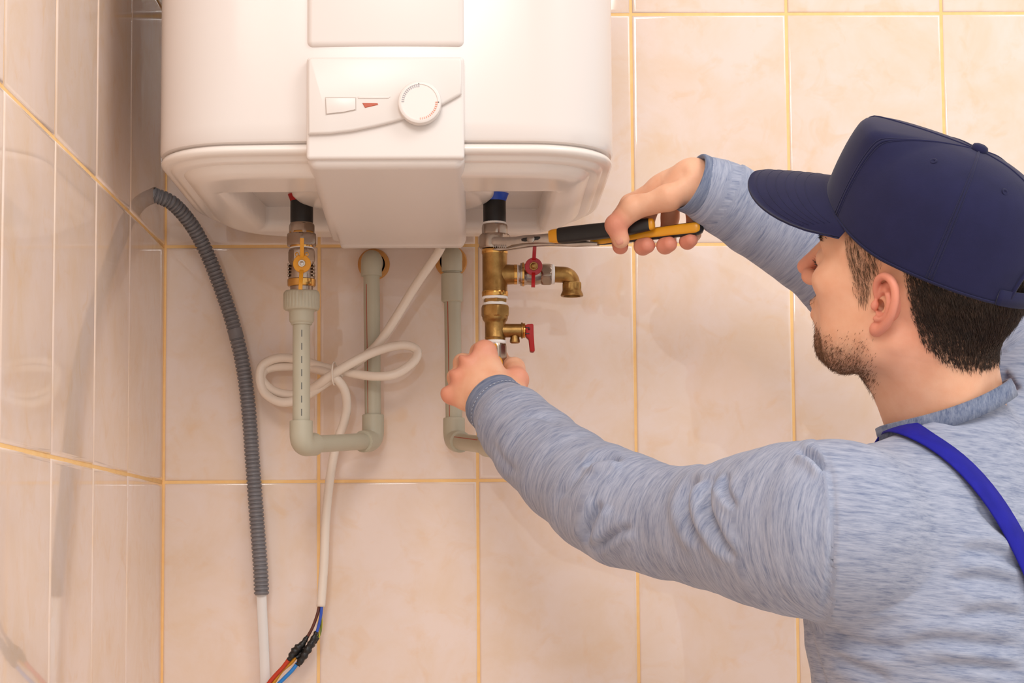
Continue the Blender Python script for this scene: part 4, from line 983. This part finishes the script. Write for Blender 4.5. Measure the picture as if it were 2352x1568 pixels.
M['hair'] = mat('dark_brown_hair', srgb(66,47,35), .42, noise=(120, srgb(40,28,20), .8)); M['beardm'] = mat('brown_beard', srgb(134,94,62), .55, noise=(200, srgb(96,64,42), .8)); M['sideb'] = mat('brown_sideburn', srgb(120,90,64), .5, noise=(150, srgb(84,60,42), .8))
vis = (qh[:,1] > -.09)
_t = math.radians(CAPT); cz_ = -(qh[:,0]-.004)*math.sin(_t)+(qh[:,2]-.046)*math.cos(_t); cth = np.arctan2(qh[:,1], qh[:,0])
ps = (m_scalp[:n_head] > .35)*vis*((cz_ < -.001) | ((np.abs(np.abs(cth)-PI) < .36) & (cz_ < .030)))*1.
strands('hair', ps, 30000, lambda p: np.interp(p[:,2]-hair_line(p[:,0]), [-.006,.006,.022,.05], [.0035,.007,.012,.016]), lambda p: np.c_[-.55*np.ones(len(p)), 0*p[:,0], -1*np.ones(len(p))], .00024, M['hair'], body, .10, .10, .09)
pe = ((np.abs(qh[:,2]-hair_line(qh[:,0])) < .010)*(qh[:,0] < -.01)*np.exp(-((qh[:,2]-hair_line(qh[:,0]))/.006)**2))*1.
strands('nape_hair', pe, 4500, lambda p: np.full(len(p), .0045), lambda p: np.c_[-.6*np.ones(len(p)), 0*p[:,0], -1*np.ones(len(p))], .00014, M['hair'], body, .06, .08, .2)
strands('sideburn', np.clip(sb[:n_head], 0, 1)*(sb[:n_head] > .25), 4200, lambda p: np.full(len(p), .0100), lambda p: np.c_[-.5*np.ones(len(p)), 0*p[:,0], -1*np.ones(len(p))], .00019, M['sideb'], body, .08, .08, .10)
pb = (m_beard[:n_head]*.75+m_chin[:n_head]*1.2+m_must[:n_head]*.8)*(qh[:,0] > -.01)
strands('beard', pb, 11000, lambda p: np.interp(p[:,2], [-.1,-.08,-.05], [.0062,.0055,.0035]), lambda p: np.c_[.35*np.ones(len(p)), 0*p[:,0], -1*np.ones(len(p))], .00017, M['beardm'], body, .35, .1, .2)
strands('eyebrow', m_brow[:n_head], 700, lambda p: np.full(len(p), .0085), lambda p: np.c_[-.4*np.ones(len(p)), np.sign(p[:,1]), .1*np.ones(len(p))], .00028, M['hair'], body, .15, .1, .12)
lash = (np.abs(qh[:,2]-.0105) < .002)*(qh[:,0] > .078)*(np.abs(np.abs(qh[:,1])-.032) < .016)*1.
if lash.sum() > 0: strands('eyelash', lash, 160, lambda p: np.full(len(p), .007), lambda p: np.c_[np.ones(len(p)), 0*p[:,0], -.2*np.ones(len(p))], .00022, M['hair'], body, .6, .0, .12)
# ================================================================== clothes
def heather(name, base, dark, light):
    m = bpy.data.materials.new(name); m.use_nodes = True; nt = m.node_tree; b = nt.nodes['Principled BSDF']; N = nt.nodes.new; L = nt.links.new
    at = N('ShaderNodeAttribute'); at.attribute_name = 'weave'
    mp = N('ShaderNodeMapping'); mp.inputs['Scale'].default_value = (85, 85, 850); L(at.outputs['Vector'], mp.inputs[0])
    n = N('ShaderNodeTexNoise'); n.inputs['Scale'].default_value = 1.; n.inputs['Detail'].default_value = 3; n.inputs['Roughness'].default_value = .6; L(mp.outputs[0], n.inputs['Vector'])
    mp2 = N('ShaderNodeMapping'); mp2.inputs['Scale'].default_value = (36, 36, 300); L(at.outputs['Vector'], mp2.inputs[0])
    n2 = N('ShaderNodeTexNoise'); n2.inputs['Scale'].default_value = 1.; n2.inputs['Detail'].default_value = 4; L(mp2.outputs[0], n2.inputs['Vector'])
    ad = N('ShaderNodeMath'); ad.operation = 'ADD'; L(n.outputs['Fac'], ad.inputs[0]); L(n2.outputs['Fac'], ad.inputs[1])
    r = N('ShaderNodeValToRGB'); ml = N('ShaderNodeMath'); ml.operation = 'MULTIPLY'; ml.inputs[1].default_value = .5; L(ad.outputs[0], ml.inputs[0]); L(ml.outputs[0], r.inputs[0])
    e = r.color_ramp.elements; e[0].position = .34; e[0].color = dark; e[1].position = .66; e[1].color = light; x = e.new(.48); x.color = base
    L(r.outputs[0], b.inputs['Base Color']); b.inputs['Roughness'].default_value = .9; b.inputs['Specular IOR Level'].default_value = .15
    b.inputs['Sheen Weight'].default_value = .15
    bp = N('ShaderNodeBump'); bp.inputs['Strength'].default_value = .18; bp.inputs['Distance'].default_value = .0015; L(n.outputs['Fac'], bp.inputs['Height']); L(bp.outputs[0], b.inputs['Normal'])
    return m
M['shirt'] = heather('heather_blue_jersey', srgb(148,155,176), srgb(116,126,153), srgb(170,175,193))
M['cuff'] = heather('heather_blue_cuff', srgb(112,122,146), srgb(84,96,126), srgb(136,144,164))
M['underarm_shade'] = heather('underarm_shade_jersey', srgb(84,94,114), srgb(60,70,92), srgb(110,118,136))  # darker shirt tone, the shade under the arm put into the colour
sh = Field((.375,-.85,.99), (1.12,-.215,1.80), .0029)
torso(sh)
for A in (LA, RA):
    for (a, ra), (b, rb) in zip(A[:-1], A[1:]): sh.add(q_cone(a, b, ra, rb), .022)
# sleeve ends cut flat under the cuffs
for A in (LA, RA):
    d = (A[0][0]-A[1][0]); d /= np.linalg.norm(d); B = frame(d); sh.cut(q_box(A[0][0]+d*.05, (.06,.06,.05), .001, B), .001)
# neck hole
sh.cut(q_box(CC+cd_*.100, (.088,.088,.100), .001, frame(cd_)), .003)
sV, sF = sh.mesh()
def vnorm(V, F):
    n = np.zeros_like(V); f = np.cross(V[F[:,2]]-V[F[:,0]], V[F[:,3]]-V[F[:,1]])
    for k in range(4): np.add.at(n, F[:,k], f)
    return n/(np.linalg.norm(n, axis=1)[:,None]+1e-12)
def axial(V, A):
    """arc length along the sleeve path and distance from it"""
    best = np.full(len(V), 9.); s = np.zeros(len(V)); acc = 0.; rr = np.ones(len(V))
    for (a, ra), (b, rb) in zip(A[:-1], A[1:]):
        ab = b-a; L = np.linalg.norm(ab); t = np.clip(((V-a)@ab)/L**2, -.3 if a is A[0][0] else 0, 4 if b is A[-1][0] else 1); d = np.linalg.norm(V-a-t[:,None]*ab, axis=1)
        m = d < best; best[m] = d[m]; s[m] = acc+t[m]*L; rr[m] = (ra+(rb-ra)*np.minimum(t, 1))[m]; acc += L
    return s, best, rr, acc
sL, dL, rL, LL = axial(sV, LA); sR, dR, rR, LR = axial(sV, RA)
updir = LA[-1][0]-LA[-3][0]; updir /= np.linalg.norm(updir)
armL = (dL < np.where(sL > LL-.20, rL*1.34, rL*1.15)) & ((sV-P(1906,1215,-.775))@np.array([1.,-.06,.06]) < 0); armR = (dR < rR*1.15) & (sR < LR-.01)
nS = vnorm(sV, sF)
# folds: broad ripples round the arms, draped ripples on the back
disp = np.zeros(len(sV))
wr_ = lambda s, a, ph, V: a*np.sin(s*2*PI+ph+1.6*vnoise(V, 22, 5))
disp += np.where(armL, .0012*vnoise(np.c_[sL*1.6, sV[:,2]*.5, sV[:,0]*.4], 50, 2)+.0008*vnoise(sV, 40, 8), 0)
disp += np.where(armR, .0016*vnoise(np.c_[sR*1.6, sV[:,2]*.5, sV[:,0]*.4], 50, 4)+.0008*vnoise(sV, 40, 9), 0)
body_m = ~(armL | armR)
disp += np.where(body_m, .0014*vnoise(np.c_[sV[:,0]*.35, sV[:,1]*.35, sV[:,2]*1.6+.35*sV[:,0]], 55, 11)+.0010*vnoise(sV, 30, 12), 0)
# sculpted creases, traced where the photograph shows them, on the side that faces the room
pj = (sV-CAM)@RC.T; px = 1176+SX+FPX*pj[:,0]/pj[:,1]; py = 784+SY-FPX*pj[:,2]/pj[:,1]
facing = ((CAM-sV)*nS).sum(1) > 0
def crease(pts, depth, wid, ridge=.6, sel=None):
    p = np.array(pts, float); p = catmull(np.c_[p, np.zeros(len(p))], 6)[:,:2]; L = np.r_[0, np.cumsum(np.linalg.norm(np.diff(p, axis=0), axis=1))]; L /= L[-1]
    d = np.full(len(sV), 1e9); sg = np.zeros(len(sV)); tt = np.zeros(len(sV))
    for i in range(len(p)-1):
        e = p[i+1]-p[i]; w = np.stack([px-p[i,0], py-p[i,1]], 1); t = np.clip((w@e)/(e@e), 0, 1); r = w-t[:,None]*e; dd = np.hypot(r[:,0], r[:,1])
        m = dd < d; d[m] = dd[m]; sg[m] = np.sign(e[0]*r[m,1]-e[1]*r[m,0]); tt[m] = L[i]+(L[i+1]-L[i])*t[m]
    fade = np.clip(np.minimum(tt, 1-tt)*5, .0, 1)
    x = d*sg/wid; g = -np.exp(-x*x*1.6)+ridge*np.exp(-(x-1.9)**2*.7)+ridge*.5*np.exp(-(x+1.9)**2*.7)
    ok = facing if sel is None else facing & sel
    return np.where(ok, depth*g*fade, 0)
disp += crease([(1655,1082),(1628,1120),(1625,1165),(1650,1230),(1690,1290)], .0095, 11, .6, armL)
disp += crease([(1635,1090),(1590,1120),(1572,1165),(1590,1220),(1620,1260)], .0070, 12, .6, armL)
disp += crease([(1672,1085),(1668,1125),(1690,1170)], .0050, 9, .5, armL)
disp += crease([(1830,1035),(1870,1050),(1900,1085)], .0085, 9, .6)
disp += crease([(1340,1070),(1365,1056),(1400,1049),(1430,1052)], .0085, 9, .6, armL)
disp += crease([(1278,1145),(1310,1115),(1345,1070)], .0025, 10, .5, armL)
disp += crease([(1345,1250),(1352,1205),(1380,1150)], .0075, 12, .7, armL)
disp += crease([(1368,1268),(1400,1235),(1450,1205)], .0060, 11, .7, armL)
disp += crease([(1130,1010),(1150,1050),(1190,1090)], .0025, 12, .5, armL)
disp += crease([(1195,960),(1240,955),(1290,975)], .0028, 10, .5, armL)
for a in ([(2352,1300),(2280,1270),(2200,1262)], [(2352,1350),(2270,1330),(2180,1335)], [(2352,1420),(2280,1405),(2200,1415)], [(2352,1490),(2260,1480),(2150,1470),(2050,1490)], [(2352,1545),(2240,1528),(2140,1530)], [(1890,1445),(1980,1480),(2080,1490)], [(1905,1500),(1980,1535),(2050,1568)], [(2352,1250),(2300,1215),(2240,1150)]):
    disp += crease(a, .0042, 15, .8, body_m)
seam = [(1832,1022),(1888,1035),(1908,1090),(1914,1180),(1910,1290),(1898,1380),(1878,1442)]
disp += crease(seam, .0024, 7, .5)
disp += crease([(1858,1440),(1872,1500),(1890,1568),(1900,1620)], .0030, 8, .6)
# the back and shoulder keep their outline; sleeves too
sV2 = sV+nS*disp[:,None]
weave = np.c_[sV2[:,0], sV2[:,1], sV2[:,2]+.10*sV2[:,0]]
for arm, s, A in ((armL, sL, LA), (armR, sR, RA)):
    weave[arm] = np.c_[sV2[arm][:,2], sV2[arm][:,1]*.6+sV2[arm][:,0], s[arm]+3.]
shirt = obj('shirt', (sV2, sF), M['shirt'], person); set_attr(shirt, 'weave', weave, 'FLOAT_VECTOR')
# cuffs: hemmed rings with a row of stitches
for A, ph in ((LA, 0), (RA, .5)):
    d = A[0][0]-A[1][0]; d /= np.linalg.norm(d); r0 = A[0][1]+.0010; c = A[0][0]; Lc = .021
    prof = [(r0-.0035,-.016), (r0-.0030,.0055), (r0-.0012,.0080), (r0+.0010,.0078), (r0+.0020,.0055), (r0+.0022,-.004), (r0+.0016,-.0085), (r0+.0024,-.0110), (r0+.0016,-.0150), (r0-.001,-.017)]
    V, F = lathe(prof, 56, c, d, cap=False)
    V = V+(V-c)*(.030*vnoise(V, 70, 21)[:,None])
    cu = obj('cuff', (V, F), M['cuff'], shirt); set_attr(cu, 'weave', np.c_[V[:,2]*1., V[:,0], (V-c)@d], 'FLOAT_VECTOR')
    B = frame(d); st = []
    for k in range(44):
        a = 2*PI*k/44; pA = c+B@np.array([(r0+.0023)*math.cos(a), (r0+.0023)*math.sin(a), -.0088]); pB = c+B@np.array([(r0+.0023)*math.cos(a+.085), (r0+.0023)*math.sin(a+.085), -.0088])
        st.append(sweep(np.array([pA, pB]), .00042, 5))
    obj('stitching', join(*st), mat('cuff_thread', srgb(186,192,206) if A is LA else srgb(92,102,128), .8), cu)
# collar band round the neck
cc = CC+cd_*.001
hz = [P(2072,985,-.625), P(2200,940,-.63), P(2322,900,-.60)]
cpts = []
CB = frame(cd_, (0,1,0))
for a in np.linspace(0, 2*PI, 41)[:-1]:
    cpts.append(cc+CB@np.array([.0690*math.cos(a), .0690*math.sin(a), .004*math.cos(2*a)]))
col_ = sweep(catmull(cpts, 3, True), .0088, section=[(.18,1),(.32,.9),(.36,0),(.42,-.8),(.2,-1),(-.2,-1),(-.25,0),(-.12,.95)], hint=cd_, cap=False)
def close_tube(geo, s):
    V, F = geo; n = len(V)//s
    return V, list(F)+[((n-1)*s+k, (n-1)*s+(k+1)%s, (k+1)%s, k) for k in range(s)]
V, F = close_tube(col_, 8)
co = obj('collar', (V, F), M['cuff'], shirt); set_attr(co, 'weave', np.c_[V[:,2]*3, V[:,2], V[:,0]*1.], 'FLOAT_VECTOR')
# ---- overalls: straps lying on the shirt, trousers below the frame
from mathutils.bvhtree import BVHTree
bvh = BVHTree.FromPolygons([tuple(v) for v in sV], [tuple(int(i) for i in f) for f in sF])
M['overall'] = mat('royal_blue_twill', srgb(30,30,150), .75, spec=.2, noise=(60, srgb(24,24,126), .6), bump=(500,.2,.0006))
def ribbon(pts3, nrm, wid, th):
    pts3 = np.array(pts3); T = np.gradient(pts3, axis=0); T /= np.linalg.norm(T,axis=1)[:,None]; V, F = [], []
    for p, n, t in zip(pts3, nrm, T):
        s = np.cross(t, n); s /= np.linalg.norm(s); n = np.cross(s, t)
        for a, b in ((-1,0),(-.92,1),(0,1.15),(.92,1),(1,0),(.92,-.4),(-.92,-.4)): V.append(p+s*a*wid/2+n*b*th)
    m = 7
    for i in range(len(pts3)-1):
        for k in range(m): k2=(k+1)%m; F.append((i*m+k, i*m+k2, (i+1)*m+k2, (i+1)*m+k))
    F.append(tuple(range(m-1,-1,-1))); F.append(tuple(range((len(pts3)-1)*m, len(pts3)*m)))
    return np.array(V), F
def drape(way, n=50):
    """lay a polyline on the shirt: nearest surface point of each way point"""
    w = resample(catmull(way, 8), n); P_, N_ = [], []
    for p in w:
        l, nn, _, _ = bvh.find_nearest(Vector(p)); P_.append(np.array(l)); N_.append(np.array(nn))
    N_ = np.array(N_); Ns = N_.copy()
    for _ in range(6): Ns[1:-1] = (Ns[:-2]+2*Ns[1:-1]+Ns[2:])/4
    Ns /= np.linalg.norm(Ns,axis=1)[:,None]; P_ = np.array(P_)
    for _ in range(8): P_[1:-1] = (P_[:-2]+2*P_[1:-1]+P_[2:])/4
    return P_+Ns*.0065, Ns
def hit(x, y):
    d = RC.T @ np.array([(x-1176-SX)/FPX, 1.0, -(y-784-SY)/FPX]); d /= np.linalg.norm(d)
    l, nn, _, _ = bvh.ray_cast(Vector(CAM), Vector(d))
    return None if l is None else np.array(l)
way = [hit(x, y) for x, y in ((2092,1006),(2150,1030),(2220,1092),(2280,1165),(2325,1245),(2365,1330),(2420,1450))]
way = [w for w in way if w is not None]
front = [np.array([.81,-.46,1.20]), np.array([.815,-.49,1.34]), np.array([.828,-.55,1.43])]
overalls = obj('overalls_strap', ribbon(*drape(front+way), .030, .0016), M['overall'], person)
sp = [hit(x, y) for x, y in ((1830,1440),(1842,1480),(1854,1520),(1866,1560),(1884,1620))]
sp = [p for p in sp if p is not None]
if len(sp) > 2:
    g = ribbon(*drape(sp, 20), .021, .0012); so = obj('underarm_shade_strip', g, M['underarm_shade'], shirt); set_attr(so, 'weave', np.c_[g[0][:,0], g[0][:,1], g[0][:,2]], 'FLOAT_VECTOR')  # added dark ribbon that paints the shaded underarm side of the shirt
way2 = [np.array([.90,-.36,1.20]), np.array([.90,-.40,1.36]), np.array([.93,-.48,1.50]), np.array([.97,-.56,1.42]), np.array([.96,-.66,1.25]), np.array([.94,-.68,1.1])]
obj('overalls_strap', ribbon(*drape(way2), .030, .0016), M['overall'], person)
tr = Field((.66,-.78,.05), (1.10,-.28,1.16), .009)
tr.add(q_ell((.878,-.545,1.04), (.122,.166,.10), TB), .001); tr.add(q_ell((.885,-.54,.92), (.125,.172,.12), TB), .05)
hipL, hipR = np.array([.885,-.54,.88])+tl*.09, np.array([.885,-.54,.88])-tl*.09
fL, fR = np.array([.80,-.66,.09]), np.array([.93,-.44,.09])
for hp_, ft in ((hipL, fL), (hipR, fR)):
    kn = (hp_+ft)/2+tf*.03; tr.add(q_cone(hp_, kn, .092, .068), .03); tr.add(q_cone(kn, ft, .068, .060), .03)
obj('trousers', tr.mesh(), M['overall'], person)
M['shoe'] = mat('black_work_shoe', srgb(40,36,34), .5)
for ft in (fL, fR):
    f2 = Field(ft-np.array([.24,.2,.095]), ft+np.array([.14,.24,.10]), .006)
    a = ft-tf*.05; b = ft+tf*.16
    f2.add(q_flat(np.r_[a[:2],.048], np.r_[b[:2],.040], .046, .044, (0,0,1), .8), .002); f2.add(q_cone(np.r_[ft[:2],.06]-tf*.02, np.r_[ft[:2],.13]-tf*.025, .048, .05), .03)
    f2.cut(q_box(np.r_[ft[:2],-.05], (.4,.4,.05), .001), .002)
    obj('shoe', f2.mesh(), M['shoe'], person)
# ---- cap
def cap_frame(p):
    t = math.radians(CAPT); c, s = math.cos(t), math.sin(t)
    p = np.asarray(p, float); return frH(np.c_[p[:,0]*c-p[:,2]*s-.003, p[:,1], p[:,0]*s+p[:,2]*c+.042])
M['cap'] = mat('navy_cotton', srgb(31,31,66), .85, spec=.2, noise=(45, srgb(27,27,58), .6), bump=(900,.15,.0005), Sheen_Weight=.12)
CA, CBx, CH = .116, .0905, .115
TOP = np.array([-.012, 0, CH])
def _prof(pts):
    c = catmull(np.c_[np.array(pts, float), np.zeros(len(pts))], 8)[:,:2]; L = np.r_[0, np.cumsum(np.linalg.norm(np.diff(c, axis=0), axis=1))]; return c, L/L[-1]
PF, PF_T = _prof([(1,0),(.995,.28),(.975,.56),(.945,.76),(.915,.835),(.86,.872),(.70,.91),(.45,.955),(.2,.985),(0,1)])
PS, PS_T = _prof([(1,0),(.995,.20),(.965,.40),(.90,.60),(.77,.77),(.58,.89),(.35,.965),(.15,.993),(0,1)])
def crown_pt(th, f, lift=0.):
    """f 0 at the hem, 1 at the button"""
    base = np.array([CA*math.cos(th)-.002, CBx*math.sin(th), 0]); _d = abs((th+PI) % (2*PI)-PI); fr_ = float(np.clip((math.radians(64)-_d)/math.radians(20), 0, 1)); fr_ = fr_*fr_*(3-2*fr_)
    e1_, e2_ = .70-.50*fr_, .80-.36*fr_
    pA = np.array([np.interp(f, PF_T, PF[:,k]) for k in (0,1)]); pS = np.array([np.interp(f, PS_T, PS[:,k]) for k in (0,1)])
    r, h = pA*fr_+pS*(1-fr_)
    arch = .0
    z0 = .030*max(0, math.cos(th))**1.7
    p = np.array([TOP[0]+(base[0]-TOP[0])*r, base[1]*r, z0+(CH-z0)*h])
    return p
nT, nR = 120, 36
def hem(th):                                   # arch of the rear opening
    d = abs(((th-PI+PI) % (2*PI))-PI); d = abs(th-PI); return .30*math.sqrt(max(0, 1-(d/.42)**2)) if d < .42 else 0.
V = []
for sft in (0, 1):
    for i in range(nT):
        th = 2*PI*i/nT; f0 = hem(th)
        for j in range(nR+1):
            f = f0+(1-f0)*j/nR; f = min(f, .9995); p = crown_pt(th, f)
            if sft:
                n = p-np.array([TOP[0]*.5, 0, .02]); n[2] *= .8; p = p-n/np.linalg.norm(n)*.0022
            V.append(p)
F = []; S = nT*(nR+1)
for i in range(nT):
    i2 = (i+1) % nT
    for j in range(nR):
        a, b, c, d = i*(nR+1)+j, i2*(nR+1)+j, i2*(nR+1)+j+1, i*(nR+1)+j+1
        F.append((a, b, c, d)); F.append((S+d, S+c, S+b, S+a))
    F.append((i*(nR+1), S+i*(nR+1), S+i2*(nR+1), i2*(nR+1)))
cap = obj('cap', (cap_frame(V), F), M['cap'], person)
cap['label'] = 'navy baseball cap'
def on_crown(th, f, h): 
    p = crown_pt(th, f); n = p-np.array([TOP[0], 0, .03]); return p+n/np.linalg.norm(n)*h
for th in (.0, math.radians(52), -math.radians(52), math.radians(112), -math.radians(112), PI):
    f0 = .02 if abs(th-PI) > .4 else .32
    for dlt in ((-.028, .028) if th not in (0.,) else (0.,)):
        pts = [on_crown(th+dlt*(1 if True else 1)*(1-.55*f), f, .0002) for f in np.linspace(f0, .985, 40)]
        obj('panel_seam', sweep(cap_frame(pts), .00055, 6), M['cap'], cap)
    obj('panel_seam', sweep(cap_frame([on_crown(th, f, -.0002) for f in np.linspace(f0, .985, 40)]), .0013, 8), M['cap'], cap)
obj('button', (lambda g: (cap_frame(g[0]), g[1]))(lathe([(.0085,-.003),(.0085,.001),(.007,.0042),(.004,.0055),(.0003,.0058)], 24, TOP+np.array([0,0,.0005]))), M['cap'], cap)
for sg in (-1, 1):
    for th, f in ((sg*math.radians(82), .60), (sg*math.radians(140), .58)):
        p = on_crown(th, f, .0003); n = p-np.array([TOP[0],0,.03]); ring = lathe([(.0016,0),(.0030,.0004),(.0036,0),(.0030,-.0004)], 16, p, n, cap=False); obj('eyelet', (cap_frame(ring[0]), ring[1]), M['cap'], cap)
# hem tape and the rear strap
hemp = [on_crown(th, .012, .0006) for th in np.linspace(-PI+.44, PI-.44, 70)]
obj('hem_seam', sweep(cap_frame(hemp), .0009, 6), M['cap'], cap)
ar = []
for th in np.linspace(PI-.42, PI+.42, 40): ar.append(on_crown(th, hem(th)+.004, .0006))
obj('opening_binding', sweep(cap_frame(ar), .0022, 8), M['cap'], cap)
stp = [(CA*math.cos(th)*1.012-.002, CBx*math.sin(th)*1.012, .008) for th in np.linspace(PI-.56, PI+.56, 24)]
obj('rear_strap', sweep(cap_frame(stp), .0075, section=[(.16,1),(.16,-1),(-.16,-1),(-.16,1)], hint=hu, cap=True), M['cap'], cap)
# visor
nu, nv = 40, 14; V = []
def visor_pt(s, t, dz=0.):
    th = s*math.radians(62); root = np.array([CA*math.cos(th)-.004, CBx*math.sin(th)*1.0, .002+.030*max(0, math.cos(th))**1.7])
    ext = .084*(1-abs(s)**4.2)**.55 if abs(s) < 1 else 0.
    p = root+np.array([1, s*.02, 0])*ext*t
    droop = -.30*abs(p[1])**1.9*14*(.25+.75*t) if False else -(p[1]/.088)**2*(.012*t)
    p[2] += droop-(.022*t+.005*t*t)*(ext/.08)+dz
    return p
for dz in (.0018, -.0018):
    for i in range(nu+1):
        s = -1+2*i/nu
        for j in range(nv+1): V.append(visor_pt(max(-.999, min(.999, s)), j/nv, dz if j < nv else dz*.5))
S = (nu+1)*(nv+1); F = []
for i in range(nu):
    for j in range(nv):
        a, b, c, d = i*(nv+1)+j, (i+1)*(nv+1)+j, (i+1)*(nv+1)+j+1, i*(nv+1)+j+1
        F.append((d, c, b, a)); F.append((S+a, S+b, S+c, S+d))
    F.append((i*(nv+1)+nv, (i+1)*(nv+1)+nv, S+(i+1)*(nv+1)+nv, S+i*(nv+1)+nv)); F.append(((i+1)*(nv+1), i*(nv+1), S+i*(nv+1), S+(i+1)*(nv+1)))
vi = obj('visor', (cap_frame(V), F), M['cap'], cap)
for t in (.30, .42, .54, .66, .78, .90): obj('stitching', sweep(cap_frame([visor_pt(s, t, .0018) for s in np.linspace(-.93, .93, 50)]), .00035, 5), M['cap'], vi)
